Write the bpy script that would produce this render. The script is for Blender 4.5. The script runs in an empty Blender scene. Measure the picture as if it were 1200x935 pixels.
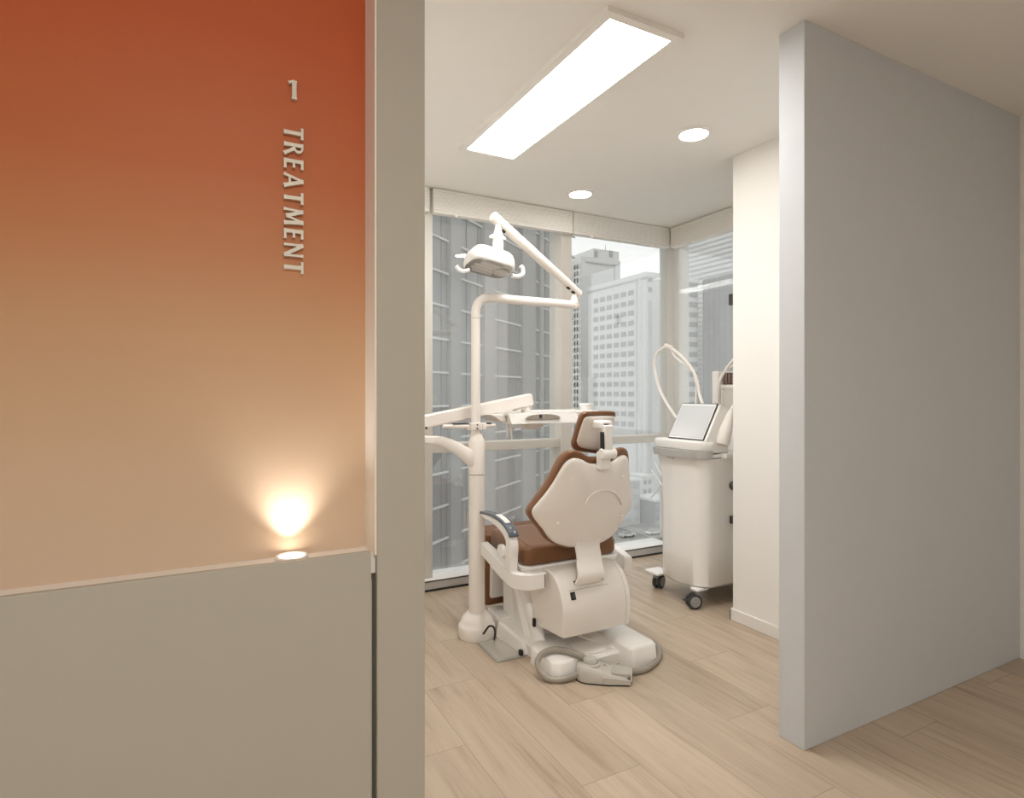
import bpy, bmesh, math, random
from mathutils import Vector, Matrix
random.seed(7)
S = bpy.context.scene
COL = S.collection
PI = math.pi
R = math.radians

# ------------------------------------------------------------------ camera
FPX, YAW, HY, EYE = 694.0, R(27.87), 461.7, 1.2
cd = bpy.data.cameras.new('camera'); cam = bpy.data.objects.new('camera', cd); COL.objects.link(cam)
cam.location = (0, 0, EYE); cam.rotation_euler = (PI/2, 0, -YAW)
cd.sensor_width = 36; cd.lens = FPX/1200*36
cd.shift_y = -(467.5-HY)/1200
cd.clip_start = 0.02; cd.clip_end = 3000
S.camera = cam
FW = Vector((math.sin(YAW), math.cos(YAW), 0)); RT = Vector((math.cos(YAW), -math.sin(YAW), 0))
def ray(x, y): return FW + RT*((x-600)/FPX) + Vector((0, 0, (HY-y)/FPX))
def at(x, y, X=None, Y=None, Z=None, D=None):
    v = ray(x, y)
    t = D if D is not None else X/v.x if X is not None else Y/v.y if Y is not None else (Z-EYE)/v.z
    return Vector((0, 0, EYE)) + v*t

# ------------------------------------------------------------------ materials
def nt(m): m.use_nodes = True; return m.node_tree.nodes, m.node_tree.links
MATS = {}
def mat(name, col, rough=0.5, metal=0.0, var=0.03, scale=14.0, bump=0.0, coat=0.0, spec=0.5):
    if name in MATS: return MATS[name]
    m = bpy.data.materials.new(name); N, L = nt(m)
    b = N['Principled BSDF']
    tc = N.new('ShaderNodeTexCoord'); no = N.new('ShaderNodeTexNoise')
    no.inputs['Scale'].default_value = scale; no.inputs['Detail'].default_value = 3
    L.new(tc.outputs['Object'], no.inputs['Vector'])
    mx = N.new('ShaderNodeMix'); mx.data_type = 'RGBA'
    mx.inputs[6].default_value = (*[c*(1-var) for c in col], 1)
    mx.inputs[7].default_value = (*[min(1, c*(1+var)) for c in col], 1)
    L.new(no.outputs['Fac'], mx.inputs[0]); L.new(mx.outputs[2], b.inputs['Base Color'])
    b.inputs['Roughness'].default_value = rough; b.inputs['Metallic'].default_value = metal
    b.inputs['Coat Weight'].default_value = coat; b.inputs['Specular IOR Level'].default_value = spec
    if bump:
        n2 = N.new('ShaderNodeTexNoise'); n2.inputs['Scale'].default_value = scale*25
        L.new(tc.outputs['Object'], n2.inputs['Vector'])
        bp = N.new('ShaderNodeBump'); bp.inputs['Strength'].default_value = bump; bp.inputs['Distance'].default_value = 0.002
        L.new(n2.outputs['Fac'], bp.inputs['Height']); L.new(bp.outputs['Normal'], b.inputs['Normal'])
    MATS[name] = m; return m
def emis(name, col, strength):
    m = bpy.data.materials.new(name); N, L = nt(m); b = N['Principled BSDF']
    b.inputs['Base Color'].default_value = (.8, .8, .8, 1)
    b.inputs['Emission Color'].default_value = (*col, 1); b.inputs['Emission Strength'].default_value = strength
    return m

M_WALL = mat('painted_plaster', (.87, .85, .815), .75, bump=.08, var=.012)
M_CEIL = mat('ceiling_paint', (.86, .835, .79), .8, bump=.05, var=.012)
M_FRONT = mat('greige_paint', (.485, .462, .40), .7, bump=.08, var=.012)
M_GREY = mat('grey_paint', (.60, .62, .645), .7, bump=.08, var=.02)
M_FRAME = mat('beige_aluminium', (.60, .57, .52), .45, var=.02)
M_SILLM = mat('white_aluminium', (.88, .87, .85), .35, var=.02)
M_STEEL = mat('polished_base_metal', (.60, .60, .59), .2, metal=.45, var=.05)
M_BLACK = mat('black_rubber', (.015, .014, .013), .6, var=.1)
M_BLIND = mat('blind_fabric', (.80, .775, .73), .85, var=.04, scale=60, bump=.1)
M_TRIM = mat('white_trim', (.86, .83, .79), .45, var=.02)
M_WHITE = mat('white_gloss_plastic', (.88, .86, .83), .28, var=.012, coat=.2)
M_WHITE2 = mat('white_satin_plastic', (.84, .80, .755), .42, var=.012)
M_ENAMEL = mat('white_enamel', (.84, .79, .74), .32, var=.01, coat=.15)
M_BROWN = mat('brown_leather', (.185, .078, .028), .40, var=.10, scale=22, bump=.12)
M_PEDAL = mat('grey_plastic', (.54, .515, .465), .38, var=.03)
M_BROWN.node_tree.nodes['Principled BSDF'].inputs['Sheen Weight'].default_value = .18
M_BROWN.node_tree.nodes['Principled BSDF'].inputs['Sheen Roughness'].default_value = .4
M_PEDALD = mat('grey_rubber_tread', (.47, .45, .41), .55, var=.05)
M_HOSE = mat('grey_hose_rubber', (.33, .295, .25), .3, var=.05)
M_PLATE = mat('grey_floor_plate', (.40, .40, .37), .5, var=.05)
M_SILVER = mat('silver_plastic', (.56, .55, .53), .3, metal=.35, var=.03)
M_CONTROL = mat('slate_control_panel', (.095, .115, .14), .25, var=.08)
M_CHROME = mat('chrome', (.78, .77, .75), .12, metal=1, var=.02)
M_REFL = mat('lamp_reflector', (.34, .325, .305), .25, metal=.5, var=.12, scale=9)
M_LENS = mat('clear_lens', (.50, .48, .45), .15, var=.06)
M_SCREEN = mat('pale_screen', (.60, .61, .62), .12, var=.02, scale=3)
M_DGREY = mat('dark_grey_plastic', (.05, .05, .05), .45, var=.1)
M_WHEEL = mat('wheel_grey', (.30, .30, .295), .5, var=.05)
M_TYRE = mat('tyre_black', (.04, .04, .04), .6, var=.1)
M_VENT = mat('brown_vent', (.12, .075, .06), .6, var=.1)
M_CUP = mat('paper_cup', (.90, .89, .87), .6, var=.01)
M_SIGN = mat('brushed_champagne_metal', (.66, .62, .53), .45, metal=.15, var=.03)
M_LAMP = emis('led_panel', (1.0, .98, .945), 25.5)
M_DOWN = emis('downlight_led', (1.0, .95, .89), 26.0)
M_UPL = emis('uplight_led', (1.0, .86, .68), 8.0)

# orange niche wall: a printed film fading from orange to beige
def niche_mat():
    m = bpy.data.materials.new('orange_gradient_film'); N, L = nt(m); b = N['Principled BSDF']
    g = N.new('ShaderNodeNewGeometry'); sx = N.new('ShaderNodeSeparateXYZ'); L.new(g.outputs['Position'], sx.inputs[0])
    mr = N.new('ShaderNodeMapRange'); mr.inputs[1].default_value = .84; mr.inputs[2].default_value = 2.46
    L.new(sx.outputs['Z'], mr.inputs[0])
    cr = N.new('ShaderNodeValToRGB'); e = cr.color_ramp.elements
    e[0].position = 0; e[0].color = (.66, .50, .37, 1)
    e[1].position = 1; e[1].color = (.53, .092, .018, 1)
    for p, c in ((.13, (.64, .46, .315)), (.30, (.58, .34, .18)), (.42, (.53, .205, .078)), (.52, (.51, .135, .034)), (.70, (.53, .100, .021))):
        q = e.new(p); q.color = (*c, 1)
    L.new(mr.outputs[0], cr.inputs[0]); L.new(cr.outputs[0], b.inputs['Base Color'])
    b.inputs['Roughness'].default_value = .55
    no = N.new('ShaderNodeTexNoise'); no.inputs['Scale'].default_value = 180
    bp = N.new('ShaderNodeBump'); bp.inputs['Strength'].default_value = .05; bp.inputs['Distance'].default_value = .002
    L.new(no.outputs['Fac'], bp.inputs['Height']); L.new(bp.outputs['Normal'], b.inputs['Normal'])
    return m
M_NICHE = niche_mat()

def math_node(N, L, op, a, b=None, c=None):
    n = N.new('ShaderNodeMath'); n.operation = op
    for i, v in enumerate((a, b, c)):
        if v is None: continue
        if isinstance(v, (int, float)): n.inputs[i].default_value = v
        else: L.new(v, n.inputs[i])
    return n.outputs[0]
def floor_mat():
    m = bpy.data.materials.new('oak_planks'); N, L = nt(m); b = N['Principled BSDF']
    g = N.new('ShaderNodeNewGeometry'); s = N.new('ShaderNodeSeparateXYZ'); L.new(g.outputs['Position'], s.inputs[0])
    W, LEN = .2277, 1.2
    mm = lambda *a: math_node(N, L, *a)
    u = mm('DIVIDE', mm('SUBTRACT', s.outputs['X'], .807), W)
    k = mm('FLOOR', u); fu = mm('FRACT', u)
    off = mm('ADD', mm('MULTIPLY', k, .418), 2.284)
    v = mm('DIVIDE', mm('SUBTRACT', s.outputs['Y'], off), LEN)
    kv = mm('FLOOR', v); fv = mm('FRACT', v)
    cb = N.new('ShaderNodeCombineXYZ'); L.new(k, cb.inputs[0]); L.new(kv, cb.inputs[1])
    wn = N.new('ShaderNodeTexWhiteNoise'); wn.noise_dimensions = '3D'; L.new(cb.outputs[0], wn.inputs['Vector'])
    # stretched grain, shifted board by board
    gv = N.new('ShaderNodeCombineXYZ')
    L.new(mm('MULTIPLY', s.outputs['X'], 17), gv.inputs[0]); L.new(mm('MULTIPLY', s.outputs['Y'], 1.5), gv.inputs[1])
    L.new(mm('MULTIPLY', wn.outputs['Value'], 40), gv.inputs[2])
    n1 = N.new('ShaderNodeTexNoise'); n1.inputs['Scale'].default_value = 1; n1.inputs['Detail'].default_value = 6; n1.inputs['Roughness'].default_value = .62; n1.inputs['Distortion'].default_value = .9
    L.new(gv.outputs[0], n1.inputs['Vector'])
    gv2 = N.new('ShaderNodeCombineXYZ')
    L.new(mm('MULTIPLY', s.outputs['X'], 150), gv2.inputs[0]); L.new(mm('MULTIPLY', s.outputs['Y'], 5), gv2.inputs[1]); L.new(mm('MULTIPLY', wn.outputs['Value'], 9), gv2.inputs[2])
    n2 = N.new('ShaderNodeTexNoise'); n2.inputs['Scale'].default_value = 1; n2.inputs['Detail'].default_value = 3
    L.new(gv2.outputs[0], n2.inputs['Vector'])
    cr = N.new('ShaderNodeValToRGB'); e = cr.color_ramp.elements
    e[0].position = .30; e[0].color = (.365, .262, .172, 1); e[1].position = .64; e[1].color = (.55, .437, .318, 1)
    q = e.new(.46); q.color = (.485, .376, .268, 1)
    mixg = mm('ADD', mm('MULTIPLY', n1.outputs['Fac'], .80), mm('MULTIPLY', n2.outputs['Fac'], .20))
    L.new(mixg, cr.inputs[0])
    hs = N.new('ShaderNodeHueSaturation'); L.new(cr.outputs[0], hs.inputs['Color'])
    L.new(mm('ADD', mm('MULTIPLY', wn.outputs['Value'], .14), .93), hs.inputs['Value'])
    hs.inputs['Saturation'].default_value = .92
    # seams
    du = mm('MULTIPLY', mm('MINIMUM', fu, mm('SUBTRACT', 1.0, fu)), W)
    dv = mm('MULTIPLY', mm('MINIMUM', fv, mm('SUBTRACT', 1.0, fv)), LEN)
    dd = mm('MINIMUM', du, dv)
    seam = N.new('ShaderNodeMapRange'); seam.inputs[1].default_value = .0006; seam.inputs[2].default_value = .0020; L.new(dd, seam.inputs[0])
    mx = N.new('ShaderNodeMix'); mx.data_type = 'RGBA'; mx.inputs[6].default_value = (.33, .25, .175, 1)
    L.new(seam.outputs[0], mx.inputs[0]); L.new(hs.outputs[0], mx.inputs[7]); L.new(mx.outputs[2], b.inputs['Base Color'])
    b.inputs['Roughness'].default_value = .42
    bp = N.new('ShaderNodeBump'); bp.inputs['Strength'].default_value = .15; bp.inputs['Distance'].default_value = .002
    L.new(mm('ADD', mm('MULTIPLY', mixg, .5), seam.outputs[0]), bp.inputs['Height']); L.new(bp.outputs['Normal'], b.inputs['Normal'])
    return m
M_FLOOR = floor_mat()

def glass_mat():
    m = bpy.data.materials.new('window_glass'); N, L = nt(m); N.remove(N['Principled BSDF'])
    out = N['Material Output']
    tr = N.new('ShaderNodeBsdfTransparent'); tr.inputs[0].default_value = (.88, .89, .885, 1)
    gl = N.new('ShaderNodeBsdfGlossy'); gl.inputs['Roughness'].default_value = .0; gl.inputs[0].default_value = (1, 1, 1, 1)
    df = N.new('ShaderNodeBsdfDiffuse'); df.inputs[0].default_value = (.8, .8, .8, 1)  # pale diffuse share mixed into the glass to imitate a hazy veil
    lw = N.new('ShaderNodeLayerWeight'); lw.inputs[0].default_value = .5
    fr = math_node(N, L, 'ADD', math_node(N, L, 'MULTIPLY', math_node(N, L, 'POWER', lw.outputs['Facing'], 5.0), .87), .125)
    no = N.new('ShaderNodeTexNoise'); no.inputs['Scale'].default_value = 2.0
    mr = N.new('ShaderNodeMapRange'); mr.inputs[3].default_value = .02; mr.inputs[4].default_value = .04; L.new(no.outputs['Fac'], mr.inputs[0])
    m0 = N.new('ShaderNodeMixShader'); L.new(mr.outputs[0], m0.inputs[0]); L.new(tr.outputs[0], m0.inputs[1]); L.new(df.outputs[0], m0.inputs[2])
    m1 = N.new('ShaderNodeMixShader'); L.new(fr, m1.inputs[0]); L.new(m0.outputs[0], m1.inputs[1]); L.new(gl.outputs[0], m1.inputs[2])
    L.new(m1.outputs[0], out.inputs['Surface'])
    return m
M_GLASS = glass_mat()

# ------------------------------------------------------------------ mesh helpers
class MB:
    def __init__(s): s.bm = bmesh.new()
    def box(s, x0, x1, y0, y1, z0, z1):
        v = [s.bm.verts.new(p) for p in ((x0,y0,z0),(x1,y0,z0),(x1,y1,z0),(x0,y1,z0),(x0,y0,z1),(x1,y0,z1),(x1,y1,z1),(x0,y1,z1))]
        for f in ((0,3,2,1),(4,5,6,7),(0,1,5,4),(1,2,6,5),(2,3,7,6),(3,0,4,7)): s.bm.faces.new([v[i] for i in f])
        return s
    def hexa(s, pts):                      # 8 points: bottom ring then top ring
        v = [s.bm.verts.new(p) for p in pts]
        for f in ((0,3,2,1),(4,5,6,7),(0,1,5,4),(1,2,6,5),(2,3,7,6),(3,0,4,7)): s.bm.faces.new([v[i] for i in f])
        return s
    def rings(s, rings, cap=True, closed=True):
        rs = [[s.bm.verts.new(p) for p in r] for r in rings]
        n = len(rs[0])
        for a, b in zip(rs, rs[1:]):
            for i in range(n if closed else n-1):
                j = (i+1) % n
                s.bm.faces.new((a[i], a[j], b[j], b[i]))
        if cap:
            s.bm.faces.new(list(reversed(rs[0]))); s.bm.faces.new(rs[-1])
        return s
    def prism(s, pts, off):                # polygon of 3D points extruded by vector
        off = Vector(off)
        return s.rings([[Vector(p) for p in pts], [Vector(p)+off for p in pts]])
    def lathe(s, prof, c, axis='Z', n=28, cap=True):
        c = Vector(c); rs = []
        for r, h in prof:
            ring = []
            for i in range(n):
                a = 2*PI*i/n; x, y = r*math.cos(a), r*math.sin(a)
                ring.append(c + (Vector((x, y, h)) if axis == 'Z' else Vector((h, x, y)) if axis == 'X' else Vector((y, h, x))))
            rs.append(ring)
        return s.rings(rs, cap)
    def tube(s, pts, r, n=14, closed=False, cap=True):
        pts = [Vector(p) for p in pts]; m = len(pts)
        rr = r if isinstance(r, (list, tuple)) else [r]*m
        rs = []; up = None
        for i, p in enumerate(pts):
            if closed: t = pts[(i+1) % m]-pts[i-1]
            else: t = pts[min(i+1, m-1)]-pts[max(i-1, 0)]
            t.normalize()
            if up is None:
                up = Vector((0, 0, 1)) if abs(t.z) < .9 else Vector((1, 0, 0))
            a = (up - t*up.dot(t)).normalized(); b = t.cross(a); up = a
            rs.append([p + (a*math.cos(2*PI*k/n)+b*math.sin(2*PI*k/n))*rr[i] for k in range(n)])
        if closed: rs.append(rs[0]); return s.rings(rs, False)
        return s.rings(rs, cap)
    def strip(s, pts, w, h):               # swept rectangle, w along X, h in the sweep plane normal
        pts = [Vector(p) for p in pts]; rs = []
        m = len(pts)
        for i, p in enumerate(pts):
            t = (pts[min(i+1, m-1)]-pts[max(i-1, 0)]).normalized()
            nrm = Vector((1, 0, 0)).cross(t).normalized()
            ww = w[i] if isinstance(w, (list, tuple)) else w; hh = h[i] if isinstance(h, (list, tuple)) else h
            x = Vector((ww/2, 0, 0))
            rs.append([p-x-nrm*hh/2, p+x-nrm*hh/2, p+x+nrm*hh/2, p-x+nrm*hh/2])
        return s.rings(rs)
    def puff(s, outline, prof, fn):        # outline [(u,v)], prof [(inset, depth)], fn(u,v,depth)->3D
        n = len(outline); cu = sum(p[0] for p in outline)/n; cv = sum(p[1] for p in outline)/n
        nr = []
        area = sum(outline[i][0]*outline[(i+1) % n][1]-outline[(i+1) % n][0]*outline[i][1] for i in range(n))
        for i in range(n):
            a, b = outline[i-1], outline[(i+1) % n]
            tx, ty = b[0]-a[0], b[1]-a[1]; l = math.hypot(tx, ty) or 1
            nr.append((-ty/l, tx/l) if area > 0 else (ty/l, -tx/l))
        rs = []
        for ins, dep in prof:
            if ins < 1:  rs.append([fn(p[0]+q[0]*ins, p[1]+q[1]*ins, dep) for p, q in zip(outline, nr)])
            else:        # inset given as 1 + shrink factor
                k = 2-ins; i0 = [pp for pp in prof if pp[0] < 1][-1][0] if rs else 0
                rs.append([fn(cu+(p[0]+q[0]*i0-cu)*k, cv+(p[1]+q[1]*i0-cv)*k, dep) for p, q in zip(outline, nr)])
        return s.rings(rs)
    def xf(s, M):
        bmesh.ops.transform(s.bm, matrix=M, verts=s.bm.verts); return s

def root_of(o):
    while o.parent: o = o.parent
    return o
def build(mb, name, m, parent=None, bevel=0, seg=3, angle=38, sub=0, loc=None):
    bm = mb.bm
    bmesh.ops.recalc_face_normals(bm, faces=bm.faces)
    base = Vector(root_of(parent).location) if parent else Vector(loc) if loc is not None else Vector((0, 0, 0))
    bmesh.ops.translate(bm, vec=-base, verts=bm.verts)
    me = bpy.data.meshes.new(name); bm.to_mesh(me); bm.free()
    for p in me.polygons: p.use_smooth = True
    me.set_sharp_from_angle(angle=R(angle))
    me.materials.append(m)
    o = bpy.data.objects.new(name, me); COL.objects.link(o)
    if parent: o.parent = parent
    else: o.location = base
    if bevel:
        b = o.modifiers.new('bevel', 'BEVEL'); b.width = bevel; b.segments = seg; b.limit_method = 'ANGLE'; b.angle_limit = R(35)
        b.harden_normals = False
    if sub:
        d = o.modifiers.new('sub', 'SUBSURF'); d.levels = sub; d.render_levels = sub
    return o
def tag(o, label=None, cat=None, group=None, kind=None):
    if label: o['label'] = label
    if cat: o['category'] = cat
    if group: o['group'] = group
    if kind: o['kind'] = kind
    return o
def empty(name, loc, label=None, cat=None, group=None, kind=None):
    o = bpy.data.objects.new(name, None); COL.objects.link(o); o.location = loc; o.empty_display_size = .1
    return tag(o, label, cat, group, kind)
def copy_tree(o, parent=None):
    c = o.copy(); COL.objects.link(c)
    if parent: c.parent = parent
    for ch in list(o.children): copy_tree(ch, c)
    return c
def struct(mb, name, m, label=None, cat=None, bevel=0, parent=None):
    o = build(mb, name, m, parent, bevel)
    if not parent: tag(o, label, cat, kind='structure')
    return o
def crv(pts, n=8, closed=False):           # Catmull-Rom through points
    P = [Vector(p) for p in pts]; out = []; m = len(P)
    for i in range(m if closed else m-1):
        if closed: a, b, c, d = P[i-1], P[i], P[(i+1) % m], P[(i+2) % m]
        else: a, b, c, d = P[max(i-1, 0)], P[i], P[i+1], P[min(i+2, m-1)]
        for k in range(n):
            t = k/n
            out.append(.5*((2*b)+(c-a)*t+(2*a-5*b+4*c-d)*t*t+(3*b-a-3*c+d)*t**3))
    if not closed: out.append(P[-1])
    return out
def rrect(x0, x1, y0, y1, r, n=6):
    pts = []
    for cx, cy, a0 in ((x1-r, y0+r, -90), (x1-r, y1-r, 0), (x0+r, y1-r, 90), (x0+r, y0+r, 180)):
        for k in range(n+1):
            a = R(a0+90*k/n); pts.append((cx+r*math.cos(a), cy+r*math.sin(a)))
    return pts

# ================================================================== THE ROOM
X0_W = at(490, 400, Y=3.45).x
CZ = 2.46; YW = 3.41; XW = 3.16; YF = 1.30; PX, PY = 2.51, 2.235
struct(MB().box(-1.75, 3.45, -1.75, 3.62, -.12, 0), 'floor', M_FLOOR, 'pale oak plank floor running through the treatment room', 'floor')
struct(MB().box(-1.75, 3.45, -1.75, 3.62, CZ, CZ+.12), 'ceiling', M_CEIL, 'flat warm white ceiling with a long light panel', 'ceiling')
struct(MB().box(-1.75, 3.45, -1.75, -1.6, 0, CZ), 'wall_back', M_WALL, 'corridor wall behind the camera', 'wall')
struct(MB().box(-1.75, -1.6, -1.6, 1.45, 0, CZ), 'wall_left', M_WALL, 'corridor end wall at the left', 'wall')
struct(MB().box(3.30, 3.45, -1.6, 1.40, 0, CZ), 'wall_right', M_WALL, 'corridor end wall at the right', 'wall')
# front partition: door frame pier, niche
struct(MB().box(.349, .461, YF, 1.45, 0, CZ), 'wall_front', M_FRONT, 'greige door pier at the edge of the treatment room opening', 'wall', bevel=.003)
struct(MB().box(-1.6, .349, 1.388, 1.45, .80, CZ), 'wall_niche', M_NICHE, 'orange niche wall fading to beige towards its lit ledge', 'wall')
struct(MB().box(-1.6, .349, 1.316, 1.39, .80, .843).box(-1.6, .349, 1.345, 1.45, 0, .80), 'trim_1', mat('pale_liner', (.90, .86, .79), .6, var=.01), 'pale ledge at the foot of the orange niche', 'ledge')
struct(MB().box(.345, .3492, 1.303, 1.389, .843, CZ), 'trim_3', MATS['pale_liner'], 'pale lining strip at the right side of the orange niche', 'lining')
struct(MB().box(-1.6, .336, YF, 1.314, 0, .853), 'trim_2', M_FRONT, 'plain greige panel below the orange niche', 'panel', bevel=.002)
struct(MB().box(1.80, 3.30, YF, 1.40, 0, CZ), 'wall_partition', M_GREY, 'grey partition wall right of the doorway', 'wall', bevel=.003)
struct(MB().box(.40, .50, 1.45, 3.48, 0, CZ), 'wall_side', M_WALL, 'white side wall behind the left door pier', 'wall')
struct(MB().box(.50, X0_W, 3.485, 3.60, 0, CZ), 'wall_rear', M_WALL, 'plain wall beside the left window', 'wall')
struct(MB().box(PX, 3.30, 1.40, PY, 0, CZ), 'wall_pillar', M_WALL, 'white wall pier standing right of the laser cart', 'wall', bevel=.003)
b = MB().box(PX-.012, PX, 1.40, PY+.012, 0, .062).box(PX-.012, 3.16, PY, PY+.012, 0, .062)
struct(b, 'baseboard_right', M_TRIM, 'low white skirting board along the white wall pier', 'skirting board', bevel=.003)

# ---- windows
YS, XS = YW+.04, XW+.04                     # window frames stand a little behind the hanging blinds
GY = YS+.078; GX = XS+.06
def window(name, label, fbox, panes, sill, rails):
    w = empty(name, (0, 0, 0), label, 'window', kind='structure')
    m = MB()
    for q in fbox: m.box(*q)
    for q in rails: m.box(*q)
    build(m, 'window_frame', M_FRAME, w, bevel=.003)
    for q in panes: build(MB().box(*q), 'pane', M_GLASS, w)
    s1, s2, s3 = sill
    build(MB().box(*s1), 'sill', M_SILLM, w, bevel=.002)
    build(MB().box(*s2), 'base_panel', M_STEEL, w)
    m = MB()
    for q in s3: m.box(*q)
    build(m, 'gasket', M_BLACK, w)
    return w
ZR0, ZR1, ZS = at(600, 526.5, Y=YS+.02).z, at(600, 516.5, Y=YS+.02).z, .070
X0, X1 = at(490, 400, Y=YS).x, at(507, 400, Y=YS).x
X2, X3 = at(658, 400, Y=YS).x, at(670, 400, Y=YS).x
X4 = at(789.5, 400, Y=YS).x; GY2 = at(782, 400, X=X4).y; XS = X4; GX = at(793, 400, Y=YS).x; YC = YS
def sill(x0, x1): return [(x0, x1, YW, YS+.15, .064, ZS), (x0, x1, YW+.004, YS+.15, .012, .056), [(x0, x1, YW+.006, YS+.14, .056, .064), (x0, x1, YW, YS+.15, 0, .012)]]
window('window_1', 'tall left window with a grey glass tower close behind it',
       [(X0, X1, YS, YS+.16, 0.07, CZ), (X1, X2, YS+.03, YS+.12, 2.36, CZ)],
       [(X1-.005, X2+.005, GY, GY+.012, ZR1-.01, 2.40), (X1-.005, X2+.005, GY, GY+.012, ZS-.005, ZR0+.01)],
       sill(.50, X2+.04), [(X1, X2, YS+.02, YS+.13, ZR0, ZR1)])
window('window_2', 'middle window looking out at a pale office block',
       [(X2, X3, YS, YS+.16, 0.07, CZ), (X3, X4, YS+.03, YS+.12, 2.36, CZ)],
       [(X3-.005, X4+.005, GY2, GY2+.012, ZR1-.01, 2.40), (X3-.005, X4+.005, GY2, GY2+.012, ZS-.005, ZR0+.01)],
       sill(X2+.04, XW), [(X3, X4, YS+.02, YS+.13, ZR0, ZR1)])
w3 = window('window_3', 'right hand window partly hidden behind the white wall pier',
       [(X4, XS+.16, YS, YS+.16, 0.07, CZ), (XS, XS+.16, PY, PY+.06, .07, CZ), (XS+.03, XS+.12, PY+.06, YC, 2.36, CZ)],
       [(GX, GX+.012, PY+.055, YC+.005, ZR1-.01, 2.40), (GX, GX+.012, PY+.055, YC+.005, ZS-.005, ZR0+.01)],
       [(XW, XS+.15, PY+.013, YS, .064, ZS), (XW+.004, XS+.15, PY+.013, YS+.10, .012, .056), [(XW+.006, XS+.14, PY+.013, YS+.1, .056, .064), (XW, XS+.15, PY+.013, YS+.1, 0, .012)]],
       [(XS+.008, XS+.13, PY+.06, YC, ZR0, ZR1)])
p0 = at(856.5, 345, X=GX); p1 = at(856.5, 358, X=GX)
build(MB().box(GX-.022, GX-.014, p0.y-.05, p0.y+.001, p1.z, p0.z).box(GX-.018, GX, p0.y-.05, p0.y, p0.z-.007, p0.z).box(GX-.018, GX, p0.y-.05, p0.y, p1.z, p1.z+.007), 'latch', M_DGREY, w3, bevel=.003)

# ---- blinds
def blind(a, c, label, clips, along='X'):
    H0, H1 = 2.318, CZ-.004
    def m4(u, d, z): return (u, YW+d, z) if along == 'X' else (XW+d, u, z)
    mid = (a+c)/2
    r = empty('window_blind', m4(mid, .03, H0-.006), label, 'blind', 'raised pleated blinds over the windows')
    prof = []
    n = 11
    for i in range(n):
        z0 = H1-(H1-H0)*i/n; z1 = H1-(H1-H0)*(i+.5)/n
        prof += [(.0012, z0), (.0, (z0*.6+z1*.4)), (.0022, z1)]
    prof += [(.003, H0), (.055, H0), (.055, H1)]
    m = MB(); m.rings([[m4(a, d, z) for d, z in prof], [m4(c, d, z) for d, z in prof]])
    build(m, 'pleated_fabric', M_BLIND, r, angle=20)
    lo = m4(a, -.002, H0-.012); hi = m4(c, .05, H0)
    build(MB().box(min(lo[0], hi[0]), max(lo[0], hi[0]), min(lo[1], hi[1]), max(lo[1], hi[1]), H0-.012, H0), 'bottom_rail', M_BLIND, r, bevel=.003)
    for u in clips:
        q = m4(u, .004, H0-.016)
        build(MB().lathe([(.009, -.006), (.011, 0), (.009, .006)], q, 'Z', 12), 'clip', M_TRIM, r)
    return r
blind(.52, 1.238, 'end of a raised beige blind at the left door pier', [])
blind(1.262, 2.277, 'raised beige pleated blind above the left window', [at(534.7, 249, Y=YW).x])
blind(2.284, 3.154, 'raised beige pleated blind above the middle window', [at(693.5, 275, Y=YW).x, at(729, 280, Y=YW).x, at(764, 286, Y=YW).x])
blind(PY+.02, YW-.004, 'raised beige pleated blind above the right window', [at(811, 281, X=XW).y], 'Y')

# ---- ceiling lights
PLX0, PLX1, PLY0, PLY1 = 1.203, 1.469, 1.582, 2.765
r = empty('ceiling_light_panel', ((PLX0+PLX1)/2, (PLY0+PLY1)/2, CZ), 'long white rectangular light panel set in the ceiling', 'ceiling light')
fw = .032
m = MB()
m.box(PLX0-fw, PLX1+fw, PLY0-fw, PLY0, CZ-.018, CZ).box(PLX0-fw, PLX1+fw, PLY1, PLY1+fw, CZ-.018, CZ)
m.box(PLX0-fw, PLX0, PLY0, PLY1, CZ-.018, CZ).box(PLX1, PLX1+fw, PLY0, PLY1, CZ-.018, CZ)
build(m, 'light_frame', M_CEIL, r)
build(MB().box(PLX0, PLX1, PLY0, PLY1, CZ-.014, CZ-.001), 'diffuser', M_LAMP, r)
def downlight(x, y, label):
    r = empty('downlight', (x, y, CZ), label, 'downlight', 'round downlights in the ceiling')
    build(MB().lathe([(.068, -.001), (.084, -.001), (.084, -.006), (.070, -.011), (.066, -.007)], (x, y, CZ), n=40, cap=False), 'trim_ring', M_CEIL, r)
    build(MB().lathe([(.069, -.002), (.069, -.0075), (.05, -.009)], (x, y, CZ), n=40), 'lens', M_DOWN, r)
a = at(813, 158, Z=CZ-.008); downlight(a.x, a.y, 'round downlight nearer the white wall pier, the larger one in view')
a = at(680, 228, Z=CZ-.008); downlight(a.x, a.y, 'round downlight close to the window blinds, the smaller one in view')

# ---- niche uplight
u = at(342, 652, Y=1.3505); ux, uy, uz = u.x, 1.3505, .843
r = empty('niche_uplight', (ux, uy, uz), 'small round uplight glowing on the ledge under the orange sign', 'uplight')
build(MB().lathe([(.0345, 0), (.0345, .008), (.031, .0105), (.027, .009), (.027, .004)], (ux, uy, uz), n=36, cap=False), 'rim', M_TRIM, r)
build(MB().lathe([(.027, .001), (.027, .0065), (.015, .008)], (ux, uy, uz), n=36), 'lens', M_UPL, r)
ld = bpy.data.lights.new('niche_spot', 'SPOT'); ld.energy = 4.4; ld.color = (1, .975, .93); ld.spot_size = R(98); ld.spot_blend = 1.0; ld.shadow_soft_size = .012
lo = bpy.data.objects.new('niche_spot', ld); COL.objects.link(lo); lo.location = (ux, uy+.004, uz+.012)
lo.rotation_euler = (R(180), 0, 0)

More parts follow.
